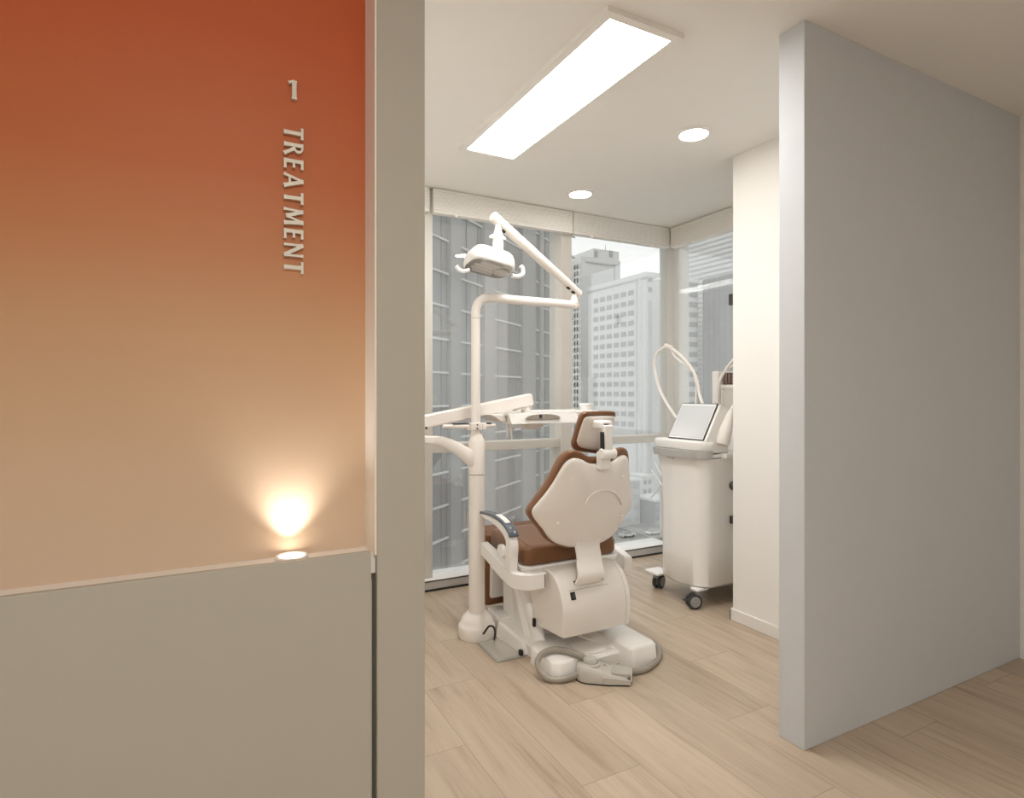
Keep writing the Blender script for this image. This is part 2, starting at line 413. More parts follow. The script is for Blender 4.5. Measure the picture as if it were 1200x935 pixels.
# ---- lettering
def stroke(p, q, w0, w1=None, flare=1.28):
    p = Vector(p); q = Vector(q); d = (q-p); l = d.length; d.normalize(); n = Vector((-d.y, d.x))
    w1 = w1 or w0; pts = []
    for t, f in ((0, flare), (.12, 1.08), (.3, 1), (.7, 1), (.88, 1.08), (1, flare)): pts.append(p+d*l*t+n*(w0+(w1-w0)*t)*f/2)
    return pts + [p+d*l*t-n*(w0+(w1-w0)*t)*f/2 for t, f in ((1, flare), (.88, 1.08), (.7, 1), (.3, 1), (.12, 1.08), (0, flare))]
TK, TN = .19, .125
def bowl():
    o = []; i = []
    for k in range(13):
        a = R(90-180*k/12)
        o.append(Vector((.24+.29*math.cos(a), .745+.255*math.sin(a)))); i.append(Vector((.24+.15*math.cos(a), .745+.155*math.sin(a))))
    return [Vector((.05, 1.0))]+o+[Vector((.05, .49)), Vector((.05, .59))]+i[::-1]+[Vector((.05, .9))]
GL = {
 'T': (.62, [stroke((.31, 0), (.31, .96), TK), stroke((0, .94), (.62, .94), TN)]),
 'R': (.64, [stroke((.10, 0), (.10, 1), TK), 'bowl', stroke((.30, .52), (.62, 0), .17)]),
 'E': (.52, [stroke((.10, 0), (.10, 1), TK), stroke((.05, .94), (.50, .94), TN), stroke((.05, .51), (.45, .51), TN), stroke((.05, .06), (.52, .06), TN)]),
 'A': (.78, [stroke((.07, 0), (.39, 1), TN), stroke((.71, 0), (.39, 1), TK), stroke((.2, .30), (.60, .30), .11, flare=1)]),
 'M': (.92, [stroke((.08, 0), (.16, 1), TN), stroke((.16, .98), (.46, .12), TK), stroke((.76, .98), (.46, .12), TN), stroke((.84, 0), (.76, 1), TK)]),
 'N': (.74, [stroke((.08, 0), (.08, 1), TN), stroke((.08, .97), (.66, .03), TK), stroke((.66, 0), (.66, 1), TN)]),
 '1': (.42, [stroke((.28, 0), (.28, 1), .20), stroke((.30, .97), (.02, .84), .12)]),
}
SY = 1.388
sg = empty('wall_sign', (.185, SY, 1.66), 'raised metal lettering 1 TREATMENT running down the orange wall', 'sign')
h = .0405; xb = .1645
word = 'TREATMENT'; tot = sum(GL[c][0] for c in word)*h; gap = (1.788-1.467-tot)/8
z = 1.788
def letter(ch, f, name):
    m = MB()
    for i_, st in enumerate(GL[ch][1]):
        pts = bowl() if st == 'bowl' else st
        m.prism([Vector((f(p)[0], SY-.010-.0004*i_, f(p)[1])) for p in pts], (0, .0105+.0003*i_, 0))
    return build(m, name, M_SIGN, sg)
for ch in word:
    letter(ch, lambda p: (xb+p[1]*h, z-p[0]*h), 'letter')
    z -= GL[ch][0]*h+gap
letter('1', lambda p: (.1735+p[0]*.045, 1.850+p[1]*.041), 'numeral')

# ================================================================== DENTAL CHAIR
CX = 1.56
ch = empty('dental_chair', (CX, 2.5, 0), 'white dental chair with brown upholstery, seen from behind its backrest', 'dental chair')
# base slab with two raised rear feet and a turntable disc
sl = MB(); sl.rings([[(x, y, 0) for x, y in rrect(1.335, 1.815, 2.112, 2.72, .05)], [(x, y, .045) for x, y in rrect(1.335, 1.815, 2.112, 2.72, .05)], [(x, y, .055) for x, y in rrect(1.345, 1.805, 2.122, 2.71, .045)]])
base = build(sl, 'base', M_WHITE, ch)
for (x0, x1, y0, y1, z1, rr) in ((1.308, 1.475, 2.100, 2.33, .072, .040), (1.655, 1.82, 2.03, 2.40, .092, .03)):
    m = MB(); m.rings([[(x, y, 0) for x, y in rrect(x0, x1, y0, y1, rr)], [(x, y, z1-.012) for x, y in rrect(x0+.004, x1-.004, y0+.004, y1-.004, rr)], [(x, y, z1-.003) for x, y in rrect(x0+.010, x1-.010, y0+.010, y1-.010, rr)], [(x, y, z1) for x, y in rrect(x0+.018, x1-.018, y0+.018, y1-.018, rr*.8)]])
    build(m, 'base_foot', M_WHITE, ch)
build(MB().lathe([(.085, .05), (.085, .062), (.078, .066)], (1.565, 2.215, 0), n=36), 'turntable_disc', M_WHITE2, ch)
build(MB().hexa([(1.56, 2.30, .05), (1.645, 2.13, .05), (1.66, 2.13, .05), (1.66, 2.45, .05), (1.565, 2.30, .078), (1.643, 2.14, .062), (1.66, 2.14, .062), (1.66, 2.45, .11)]), 'base_ramp', M_WHITE2, ch, bevel=.004)
# side lift column rising from the base, link platform toward the lamp post
colm = MB()
colm.hexa([(1.372, 2.372, .05), (1.428, 2.355, .05), (1.455, 2.70, .05), (1.386, 2.72, .05), (1.362, 2.57, .42), (1.415, 2.535, .42), (1.44, 2.70, .42), (1.374, 2.71, .42)])
build(colm, 'lift_column', M_WHITE, ch, bevel=.010, seg=3)
build(MB().hexa([(1.352, 2.44, .06), (1.372, 2.40, .06), (1.40, 2.42, .06), (1.40, 2.68, .06), (1.362, 2.60, .34), (1.366, 2.59, .34), (1.40, 2.58, .34), (1.40, 2.62, .34)]), 'column_rib', M_WHITE, ch, bevel=.004)
build(MB().hexa([(1.312, 2.372, 0), (1.422, 2.345, 0), (1.45, 2.72, 0), (1.288, 2.62, 0), (1.322, 2.40, .058), (1.418, 2.362, .062), (1.44, 2.71, .088), (1.300, 2.60, .086)]), 'column_foot', M_WHITE, ch, bevel=.010)
build(MB().hexa([(1.305, 2.60, 0), (1.40, 2.62, 0), (1.42, 2.79, 0), (1.325, 2.80, 0), (1.315, 2.61, .088), (1.40, 2.625, .088), (1.415, 2.78, .092), (1.330, 2.79, .092)]), 'link_platform', M_WHITE, ch, bevel=.010)
q = at(611, 765, Z=.02)
build(MB().box(q.x-.006, q.x+.010, q.y-.002, q.y+.02, 0, .030), 'rubber_pad', M_BLACK, ch, bevel=.003)
# rear drum housing
HX0, HX1, HYR = 1.378, 1.742, 2.135
prof = [(2.40, .145), (2.345, .132), (2.145, .150), (2.137, .20), (2.135, .245)]
for k in range(1, 9):
    a = R(90*k/8); prof.append((2.27-.135*math.cos(a), .245+.170*math.sin(a)))
prof += [(2.40, .418)]
def ring(x, k):
    cy = sum(p[0] for p in prof)/len(prof); cz = sum(p[1] for p in prof)/len(prof)
    return [(x, cy+(p[0]-cy)*k, cz+(p[1]-cz)*k) for p in prof]
hs = build(MB().rings([ring(HX0, .965), ring(HX0+.004, .985), ring(HX0+.010, 1), ring(HX1-.026, 1)]), 'drum_housing', M_WHITE2, ch, angle=32)
build(MB().rings([ring(HX1-.0245, 1), ring(HX1-.012, 1), ring(HX1-.004, .985), ring(HX1, .96)]), 'end_cap', M_WHITE2, hs, angle=32)
build(MB().rings([ring(HX1-.027, .992), ring(HX1-.024, .992)]), 'seam', M_DGREY, hs)
def on_drum(x, y, out=.001):              # pixel -> point on rear drum face (numeric march)
    best = None
    for i in range(900):
        t = 2.30+i*.0006; p = Vector((0, 0, EYE))+ray(x, y)*t
        yy = HYR if p.z < .245 else 2.27-.135*math.sqrt(max(0, 1-((p.z-.245)/.17)**2))
        if p.y >= yy: return p
    return p
p = on_drum(671.5, 698.5)
k = R(38)
sw = MB().box(-.012, .012, -.004, .006, -.0165, .0165); sw.xf(Matrix.Translation(p) @ Matrix.Rotation(-math.asin(max(-1, min(1, (p.z-.245)/.17)))*.85, 4, 'X'))
swo = build(sw, 'power_switch', M_BLACK, hs, bevel=.002)
sw = MB().box(-.007, .007, -.007, .002, -.010, .010); sw.xf(Matrix.Translation(p) @ Matrix.Rotation(-math.asin(max(-1, min(1, (p.z-.245)/.17)))*.85, 4, 'X'))
build(sw, 'rocker', M_DGREY, hs, bevel=.002)
p = on_drum(690, 684)
sv = MB().box(-.105, .105, -.003, .01, -.0008, .0008); sv.xf(Matrix.Translation(on_drum(690, 688)) )
build(sv, 'slot_line', M_PEDAL, hs)
ss = MB().box(-.078, .078, -.003, .03, -.005, .010); ss.xf(Matrix.Translation(on_drum(690, 681)))
build(ss, 'stem_slot', M_BLACK, hs)
q = at(627, 729, X=HX0-.004)
build(MB().box(HX0-.014, HX0-.002, q.y-.007, q.y+.010, q.z-.020, q.z+.018), 'bump_stop', M_BLACK, ch, bevel=.003)
# support linking drum to seat and base
build(MB().box(1.40, 1.72, 2.39, 2.72, .10, .40), 'lift_body', M_WHITE2, ch, bevel=.02)
build(MB().hexa([(1.43, 2.42, .05), (1.69, 2.42, .05), (1.69, 2.74, .05), (1.43, 2.74, .05), (1.45, 2.45, .12), (1.67, 2.45, .12), (1.67, 2.70, .12), (1.45, 2.70, .12)]), 'lift_neck', M_WHITE2, ch, bevel=.008)
# seat
def slab(x0, x1, y0, y1, z0, z1, r, e, crown=.0):
    m = MB(); rs = []
    for ins, z in ((e, z0), (e*.3, z0+e*.3), (0, z0+e), (0, z1-e), (e*.3, z1-e*.3), (e, z1), (e*2.2, z1+crown*.5), (e*4, z1+crown)):
        rs.append([(CX+(x-CX)*(1-.13*max(0, (y-y0)/(y1-y0))), y, z) for x, y in rrect(x0+ins, x1-ins, y0+ins, y1-ins, max(r-ins*.6, .012), 7)])
    return m.rings(rs)
st = build(slab(1.285, 1.818, 2.315, 2.765, .420, .508, .055, .022, .004), 'seat_cushion', M_BROWN, ch, angle=60)
def seat_seam(a, c): 
    return MB().tube(crv([Vector(a), (Vector(a)+Vector(c))/2+Vector((0, 0, .001)), Vector(c)], 6), .0035, 8)
build(seat_seam((1.325, 2.36, .5095), (1.40, 2.74, .5105)), 'seam', M_BROWN, st)
build(seat_seam((1.79, 2.36, .5095), (1.70, 2.74, .5105)), 'seam', M_BROWN, st)
build(slab(1.279, 1.824, 2.304, 2.76, .392, .424, .05, .006), 'seat_pan', M_WHITE, ch, angle=50)
# legrest hanging at the front
lg = MB(); lg.hexa([(1.325, 2.80, .088), (1.80, 2.80, .088), (1.80, 2.875, .080), (1.325, 2.875, .080), (1.315, 2.765, .47), (1.80, 2.765, .47), (1.80, 2.875, .505), (1.315, 2.875, .505)])
build(lg, 'legrest_pad', M_BROWN, ch, bevel=.022, seg=4)
lg = MB(); lg.hexa([(1.345, 2.775, .135), (1.77, 2.775, .135), (1.77, 2.803, .135), (1.345, 2.803, .135), (1.335, 2.735, .40), (1.77, 2.735, .40), (1.77, 2.775, .40), (1.335, 2.775, .40)])
build(lg, 'legrest_plate', M_WHITE, ch, bevel=.008)
# side rails
for sgn in (-1, 1):
    X = lambda d: CX+sgn*d
    pts = [(X(.322), 2.635, .444), (X(.322), 2.56, .430), (X(.318), 2.45, .395), (X(.312), 2.34, .372), (X(.285), 2.285, .372), (X(.245), 2.268, .374), (X(.198), 2.262, .376)]
    m = MB(); rs = []
    P = crv(pts, 5)
    if sgn > 0: P = P[:-9]
    for i, p in enumerate(P):
        t = (P[min(i+1, len(P)-1)]-P[max(i-1, 0)]); t.z = 0; t.normalize(); n = Vector((-t.y, t.x, 0))
        hh = .032 + .004*min(1, i/12)
        rs.append([p-n*.020-Vector((0, 0, hh)), p+n*.020-Vector((0, 0, hh)), p+n*.020+Vector((0, 0, hh)), p-n*.020+Vector((0, 0, hh))])
    m.rings(rs)
    build(m, 'side_rail', M_WHITE, ch, bevel=.009, seg=3)
# left armrest: stem, pivot and touch panel strip
XA = 1.243
ap = [at(598, 668, X=XA), at(599.5, 650, X=XA), at(600, 636, X=XA), at(597, 626, X=XA), at(590, 616.5, X=XA), at(580, 608.5, X=XA), at(568, 602.5, X=XA)]
ar = build(MB().strip(crv(ap, 6), .044, [.062-.0011*i if i < 18 else .042-.0011*(i-18) for i in range(37)]), 'armrest', M_WHITE, ch, bevel=.008)
sp = [at(602.5, 629, X=XA), at(600, 622, X=XA), at(595, 614.5, X=XA), at(588, 607.5, X=XA), at(578, 602.5, X=XA), at(566.5, 599.8, X=XA)]
P = crv(sp, 6)
off = []
for i, p in enumerate(P):
    t = (P[min(i+1, len(P)-1)]-P[max(i-1, 0)]).normalized(); nn = Vector((1, 0, 0)).cross(t)
    off.append(p)
cp = build(MB().strip(off, .048, .012), 'control_panel', M_CONTROL, ar, bevel=.003)
nb = len(off)
build(MB().strip([o_+Vector((0, -.002, .004)) for o_ in off[12:22]], .026, .012), 'touch_pad', M_WHITE, cp, bevel=.002)
for fx, i in ((.006, 4), (-.004, 8)):
    p = off[i]
    build(MB().lathe([(.004, -.004), (.004, .004)], (p.x+fx, p.y-.006, p.z+.005), n=12), 'button', M_WHITE, cp)
pv = at(587.5, 645.5, X=XA-.03)
build(MB().lathe([(.030, 0), (.030, .016), (.026, .020)], (pv.x-.006, pv.y, pv.z), 'X', 28), 'pivot_cap', M_WHITE, ar)
# right armrest, folded down beside the seat
build(MB().strip([(CX+.305, 2.46, .40), (CX+.305, 2.48, .46), (CX+.305, 2.54, .51), (CX+.305, 2.66, .53)], .036, .04), 'armrest', M_WHITE, ch, bevel=.009)

# backrest shell and cushion (curved around the patient)
def bsurf(u, z): return 2.205-.275*(z-.55)+.85*u*u
def at_back(x, y):
    v = ray(x, y); t = 2.6
    for _ in range(30):
        p = Vector((0, 0, EYE))+v*t
        t += (bsurf(p.x-CX, p.z)-p.y)/v.y*.6
    return p.x-CX, p.z
spx = [(685, 641), (700, 639.5), (712, 635), (722, 629), (728, 619), (735, 607.5), (741, 597), (743.5, 587), (743.8, 570), (743.5, 550), (742, 541), (737.5, 535.5), (731, 535), (722, 540), (712, 544), (704, 545.5), (694, 543.5), (684, 539), (676, 537), (669, 538.5), (663, 543.5), (657.5, 552), (650, 565), (641, 578), (632, 589), (626.5, 596), (625, 601), (627, 607), (633, 615), (638, 621), (644, 630), (652, 636.5), (662, 640), (673, 641.5)]
so = [at_back(*p) for p in spx]
# the left side, mirrored about the chair's axis
seq = [p for p in so[16:] if p[0] < -.012]          # top centre, down the left side, to the bottom centre
so = seq + [(-u_, z_) for u_, z_ in reversed(seq)]
so = [(a.x, a.y) for a in crv([(p[0], p[1], 0) for p in so], 4, True)]
fb = lambda u, v, d: (CX+u, bsurf(u, v)+d, v)
shell = build(MB().puff(so, [(.004, .030), (0, .022), (0, .012), (.003, .004), (.009, -.001), (.02, -.004), (1.12, -.010), (1.4, -.017), (1.75, -.021)], fb), 'backrest_shell', M_WHITE2, ch, angle=60)
zmin = min(p[1] for p in so); zmax = max(p[1] for p in so)
co = []
for u, z in so:
    k = (z-zmin)/(zmax-zmin)
    co.append((u*(1.012), z+(.030*max(0, (k-.5)/.5) - .004*(1-k))))
build(MB().puff(co, [(.012, .012), (.002, .014), (-.003, .022), (-.004, .045), (.002, .070), (.014, .088), (.035, .098), (1.3, .105), (1.7, .106)], fb), 'backrest_cushion', M_BROWN, ch, angle=60)
arc = [at_back(x, y) for x, y in ((683, 590), (686, 583), (692, 577), (700, 573.5), (709, 573), (717, 576.5), (722.5, 583), (725, 590))]
build(MB().tube([fb(a_[0], a_[1], -.0235) for a_ in arc], .0045, 8), 'shell_relief', M_WHITE2, shell)
caps = [at_back(671, 563), at_back(652.5, 612.5)]
for a_ in caps+[(-u_, z_) for u_, z_ in caps]:
    build(MB().lathe([(.006, -.008), (.010, -.005), (.010, .008)], fb(a_[0], a_[1], -.010), 'Y', 16), 'screw_cap', M_WHITE2, shell)
# stem between shell and drum
stm = [fb(0, .575, .012), fb(0, .545, .006), fb(-.004, .51, -.004), (CX-.010, 2.192, .475), (CX-.022, 2.172, .445), (CX-.030, 2.150, .42), (CX-.036, 2.143, .395), (CX-.040, 2.156, .368)]
P = crv(stm, 4); n = len(P)
ww = [.150-.022*min(1, i/9) if i < 10 else .128+.012*(i-10)/max(1, n-11) for i in range(n)]
build(MB().strip(P, ww, .016), 'backrest_stem', M_WHITE2, ch, bevel=.004)
# headrest
def hsurf(z): return 2.115+(1.11-z)*.48
def at_head(x, y):
    v = ray(x, y); t = 2.5
    for _ in range(30):
        p = Vector((0, 0, EYE))+v*t; t += (hsurf(p.z)-p.y)/v.y*.7
    return p.x, p.z
hp = [(707, 528.5), (690, 526.5), (680.5, 524), (677, 519), (677.5, 513), (684, 493), (687, 489), (691, 487.7), (704, 487.2), (716, 487.2), (721, 488.2), (721.3, 492), (718, 508), (714, 522), (711, 527)]
ho = [(a_.x, a_.y) for a_ in crv([(*at_head(*p), 0) for p in hp], 4, True)]
fh = lambda u, v, d: (u, hsurf(v)+d, v)
hd = build(MB().puff(ho, [(.004, .02), (0, .012), (.001, .004), (.006, -.001), (.014, -.003), (1.3, -.006), (1.7, -.008)], fh), 'headrest_shell', M_WHITE2, ch, angle=60)
cz = sum(p[1] for p in ho)/len(ho)
hc = []
for u, v in ho: hc.append((u-.006 if u < 1.54 else u, v+(.018 if v > cz else -.012)*min(1, abs(v-cz)/.05)))
build(MB().puff(hc, [(.012, .006), (.001, .008), (-.003, .016), (-.003, .032), (.003, .045), (.014, .055), (1.3, .062), (1.7, .063)], fh), 'headrest_cushion', M_BROWN, ch, angle=60)
YB = 2.062
j0 = at(711.5, 500, Y=YB); j1 = at(712.5, 532, Y=YB); j2 = at(709, 540, Y=2.085)
br = build(MB().strip([(j0.x, YB, j0.z+.008), (j0.x, YB, j0.z-.05), (j1.x, YB, j1.z+.012), (j1.x, YB+.004, j1.z-.006)], [.05, .040, .040, .05], .026), 'headrest_bracket', M_WHITE, ch, bevel=.006)
build(MB().box(j0.x-.030, j0.x+.028, YB-.004, 2.135, j0.z-.012, j0.z+.026), 'tilt_joint', M_WHITE, br, bevel=.010)
build(MB().box(j0.x-.020, j0.x+.004, YB-.0065, YB, j0.z+.006, j0.z+.013), 'lock_slot', M_DGREY, br)
build(MB().lathe([(.020, -.034), (.024, -.030), (.024, .034), (.020, .038)], (j1.x, YB+.004, j1.z+.002), 'X', 24), 'hinge_barrel', M_WHITE, br)
build(MB().box(j0.x-.027, j0.x-.0205, YB-.008, YB+.014, j1.z+.018, j0.z-.022), 'slide_slot', M_BLACK, br)
build(MB().box(j2.x-.030, j2.x+.026, 2.075, 2.112, .872, j1.z+.010), 'bracket_foot', M_WHITE, br, bevel=.008)

# ================================================================== LAMP POST
PXX, PYY = 1.222, 2.685
lp = empty('dental_light', (PXX, PYY, 0), 'white operating light on a tall bent post left of the chair', 'dental light')
# base ring
build(MB().lathe([(.090, 0), (.092, .005), (.092, .056), (.088, .063), (.084, .066), (.079, .084), (.069, .104), (.056, .112), (.050, .120)], (PXX, PYY, 0), n=40), 'post_base', M_ENAMEL, lp)
zt = at(557, 545, Y=PYY).z
z1_ = at(557, 555.5, Y=PYY).z; z2_ = at(557, 517, Y=PYY).z; z3_ = at(557, 510, Y=PYY).z
build(MB().lathe([(.040, .12), (.040, z1_-.003)], (PXX, PYY, 0), n=32), 'lower_post', M_ENAMEL, lp)
build(MB().lathe([(.034, z1_-.006), (.034, z1_+.003)], (PXX, PYY, 0), n=32), 'joint_ring', M_DGREY, lp)
PU = at(557.5, 450, Y=PYY).x
slv = build(MB().lathe([(.040, z1_+.001), (.040, z2_), (.037, z2_+.010), (.026, z3_), (.024, z3_+.008)], (PXX, PYY, 0), n=32), 'sleeve', M_ENAMEL, lp)
zT = at(600, 351, Y=PYY).z
xe = at(676, 357, Y=PYY).x
zT2 = at(676, 357.5, Y=PYY).z
rb = .075
pts = [(PU, PYY, z3_-.02), (PU, PYY, zT-rb)] + [(PU+rb-rb*math.cos(R(a)), PYY, zT-rb+rb*math.sin(R(a))) for a in (15, 30, 45, 60, 75, 90)] + [(xe, PYY, zT2)]
boom = build(MB().tube(pts, .0225, 20), 'bent_post', M_ENAMEL, lp)
q = at(557, 373, Y=PYY).z
build(MB().lathe([(.0232, q-.002), (.0232, q+.002)], (PU, PYY, 0), n=24), 'post_seam', M_PEDAL, boom)
# knuckle and diagonal arm
YA1 = PYY-.085
k0 = Vector((xe-.012, PYY, zT2+.02)); k1 = at(676.5, 344, Y=PYY)
build(MB().lathe([(.026, 0), (.022, .018), (.016, .034), (.014, .05)], (xe-.018, PYY, zT2+.008), n=20), 'knuckle', M_ENAMEL, lp)
a0 = at(679, 344.5, Y=PYY); a1 = at(577.5, 253.5, Y=YA1)
dv = (a1-a0).normalized()
arm = build(MB().tube([a0-dv*.004, a0, a0+dv*.05, a1-dv*.05, a1, a1+dv*.004], [.014, .021, .0225, .026, .026, .020], 20), 'spring_arm', M_ENAMEL, lp)
for base_, s_ in ((a0, .022), (a1, .026)):
    sgn = 1 if base_ is a0 else -1
    for d_ in (.045, .085):
        c_ = base_+dv*d_*sgn
        nn = Vector((0, -1, 0)).cross(dv); nn = nn if nn.z < 0 else -nn
        p = c_+nn*(s_-.004)+Vector((0, -.006, 0))
        mm_ = MB().box(-.011, .011, -.008, .008, -.008, .008); mm_.xf(Matrix.Translation(p) @ dv.to_track_quat('X', 'Z').to_matrix().to_4x4())
        build(mm_, 'arm_slot', M_BLACK, arm, bevel=.003)
# lamp neck and head
hx, hy = at(583.5, 275, Y=YA1).x, YA1
zn0 = at(583, 293, Y=YA1).z; zn1 = at(583, 264, Y=YA1).z
nk = build(MB().lathe([(.027, zn0-.012), (.027, zn0+.04), (.023, zn0+.048), (.027, zn0+.056), (.024, zn0+.075), (.014, zn1-.006), (.012, zn1+.012)], (hx, hy, 0), n=24), 'lamp_neck', M_ENAMEL, lp)
zk = at(583, 279, Y=YA1).z
build(MB().tube([(hx-.045, hy, zk), (hx-.03, hy, zk+.006), (hx, hy, zk), (hx+.03, hy, zk+.004), (hx+.04, hy, zk)], [.006, .011, .008, .010, .006], 12), 'wing_knob', M_CUP, nk)
hc_ = at(573.5, 312, Y=YA1-.01)
T = Matrix.Translation((hc_.x, YA1-.012, hc_.z)) @ Matrix.Rotation(R(9), 4, 'Y') @ Matrix.Rotation(R(-9), 4, 'X')
ol = rrect(-.117, .117, -.085, .095, .06, 8)
dome = MB().puff(ol, [(.006, -.010), (0, -.004), (0, .016), (.004, .040), (.012, .057), (.026, .071), (.044, .079), (1.35, .084), (1.75, .086)], lambda u, v, d: (u, v, d)).xf(T)
lh = build(dome, 'lamp_head', M_WHITE, lp, angle=60)
refl = MB().puff(rrect(-.110, .110, -.078, .086, .055, 8), [(.0, -.014), (0, -.009), (.004, -.006)], lambda u, v, d: (u, v, d))
build(refl.xf(T), 'lamp_face', M_REFL, lh)
# stepped mirror ribs and the round lens at one end
for i, v in enumerate((-.045, -.012, .022, .054)):
    rib = MB().rings([[( -.098+.02*abs(i-1.5), v-.012, -.0135), (.035, v-.012, -.0135), (.035, v+.004, -.020), (-.098+.02*abs(i-1.5), v+.004, -.020)], [(-.098+.02*abs(i-1.5), v+.004, -.0135), (.035, v+.004, -.0135), (.035, v+.0045, -.020), (-.098+.02*abs(i-1.5), v+.0045, -.020)]])
    build(rib.xf(T), 'mirror_rib', mat('mirror_grey', (.48, .46, .43), .22, metal=.6, var=.05), lh)
build(MB().lathe([(.040, -.012), (.040, -.020), (.034, -.023), (.012, -.024)], (.066, 0, 0), n=28).xf(T), 'lens', M_LENS, lh)
def hnd(pts, r): return MB().tube(crv(pts, 6), r, 14)
Yh = YA1-.02
build(hnd([at(550, 316, Y=Yh), at(543, 318, Y=Yh), at(537.5, 315.5, Y=Yh), at(534.5, 311.5, Y=Yh)], [.009]*19), 'handle', M_WHITE, lh)
build(hnd([at(600, 323, Y=Yh), at(607, 324, Y=Yh), at(612.5, 321, Y=Yh), at(612.5, 315, Y=Yh), at(610, 311.5, Y=Yh)], [.011]*25), 'handle', M_WHITE, lh)
# clamp with instrument bar on the post
zc = at(557, 499.5, Y=PYY).z
cl = build(MB().box(PU-.038, PU+.022, PYY-.032, PYY+.032, zc-.018, zc+.018).box(PU+.026, PU+.048, PYY-.026, PYY+.026, zc-.017, zc+.017), 'post_clamp', M_ENAMEL, lp, bevel=.004)
for dz in (.009, -.009):
    build(MB().lathe([(.004, -.003), (.004, .003)], (PU-.006, PYY-.032, zc+dz), 'Y', 10), 'clamp_screw', M_DGREY, cl)
build(MB().tube([(PU-.17, PYY+.01, zc+.003), (PU-.03, PYY, zc)], .010, 12), 'bar', M_ENAMEL, cl)
build(MB().tube([(PU+.04, PYY, zc), (PU+.11, PYY+.01, zc+.002)], .009, 12), 'bar', M_ENAMEL, cl)
build(MB().box(PU-.12, PU-.03, PYY-.004, PYY+.012, zc+.012, zc+.018), 'bar_strip', M_DGREY, cl)
build(MB().box(PU+.045, PU+.085, PYY-.004, PYY+.012, zc+.010, zc+.016), 'bar_strip', M_DGREY, cl)

# ================================================================== INSTRUMENT TABLE
YT = 2.80
it = empty('instrument_table', (.93, YT, .95), 'white instrument table on a jointed arm above the chair seat', 'instrument table')
xp = .90
# curved lower arm from the post sleeve to the left pivot
cu = [at(555, 539, Y=PYY), at(548, 534.5, Y=PYY), at(537, 527, Y=PYY+.02), at(525, 520.2, Y=PYY+.05), at(512, 516.2, Y=PYY+.08), at(499, 515.3, Y=PYY+.10), (xp, YT, .985)]
P = crv(cu, 6); n = len(P); rs = []
for i, p in enumerate(P):
    t = (P[min(i+1, n-1)]-P[max(i-1, 0)]).normalized(); nn = Vector((0, 0, 1))
    hh = .056-.035*min(1, i/(n*.72))**.75; dd = .026
    ringp = []
    for k in range(12):
        a = 2*PI*k/12; cx_, sx_ = math.cos(a), math.sin(a)
        ringp.append(p+nn*hh*math.copysign(abs(sx_)**.6, sx_)+Vector((0, 1, 0))*dd*math.copysign(abs(cx_)**.6, cx_))
    rs.append(ringp)
build(MB().rings(rs), 'lower_arm', M_ENAMEL, it)
build(MB().lathe([(.034, .93), (.038, .94), (.038, 1.01), (.030, 1.02), (.030, 1.045), (.036, 1.05), (.036, 1.10), (.03, 1.11)], (xp-.01, YT, 0), n=28), 'pivot', M_ENAMEL, it)
b0 = at(499, 493.5, Y=YT); b1 = at(620, 468.5, Y=YT); dd = (b1-b0).normalized()
e0 = b0-dd*.09
nn = Vector((0, 1, 0)).cross(dd); nn = nn if nn.z > 0 else -nn
m = MB(); rs = []
for p, hh, d_ in ((e0, .032, .026), (b0, .032, .028), (b1, .0335, .028), (b1+dd*.012, .028, .022)):
    rs.append([p+Vector((0, c*d_, 0))+nn*(s_*hh) for c, s_ in ((-1, -.8), (-.75, -1), (.75, -1), (1, -.8), (1, .8), (.75, 1), (-.75, 1), (-1, .8))])
up = build(m.rings(rs), 'upper_arm', M_ENAMEL, it)
q = at(499.5, 501.5, Y=YT-.028)
build(MB().lathe([(.006, -.004), (.006, .002)], (q.x, q.y, q.z), 'Y', 12), 'arm_screw', M_DGREY, up)
m = MB(); a_ = b1-dd*.10-nn*.031; c_ = b1-nn*.031
m.prism([a_+Vector((0, -.024, .003)), c_+Vector((0, -.024, .003)), c_+Vector((0, -.024, -.016)), a_+Vector((0, -.024, -.010))], (0, .048, 0))
build(m, 'arm_underside', M_PEDAL, up)
# tray
zt0 = at(640, 484, Y=2.68).z; zt1 = at(640, 496, Y=2.68).z
TX0, TX1 = at(598, 495, Y=2.68).x, at(676, 495, Y=2.68).x
build(MB().lathe([(.024, zt0+.002), (.026, zt0+.014), (.026, b1.z-.05), (.022, b1.z-.02)], (b1.x-.02, YT, 0), n=20), 'tray_joint', M_ENAMEL, it)
tr = build(MB().rings([[(x, y, zt0-.012) for x, y in rrect(TX0-.03, TX1+.175, 2.685, 2.96, .03)], [(x, y, zt0+.002) for x, y in rrect(TX0-.035, TX1+.18, 2.68, 2.965, .03)]]), 'tray_top', M_WHITE, it)
build(MB().box(TX0-.03, TX1+.17, 2.945, 2.957, zt0, zt0+.010).box(TX0-.027, TX0-.017, 2.71, 2.95, zt0, zt0+.008).box(TX1+.16, TX1+.17, 2.71, 2.95, zt0, zt0+.008), 'tray_lip', M_WHITE, tr, bevel=.003)
m = MB(); m.prism([(TX0-.012, 2.676, zt0-.002), (TX1-.002, 2.676, zt0-.002), (TX1+.012, 2.664, zt1+.004), (TX1+.010, 2.664, zt1), (TX0+.002, 2.664, zt1), (TX0, 2.664, zt1+.004)], (0, .10, 0))
fp = build(m, 'front_panel', M_WHITE, it, bevel=.005)
g0 = at(616.5, 491.5, Y=2.662); g1 = at(656.5, 491.5, Y=2.662); gh = (zt0-zt1)*.48
pts = [(g0.x+(g1.x-g0.x)*(.5-.5*math.cos(R(180*k/14))), 2.659, g0.z+gh*math.sin(R(180*k/14))**.75) for k in range(15)]
build(MB().prism(pts, (0, .012, 0)), 'grip_recess', M_HOSE, fp)
gm = (g0+g1)/2
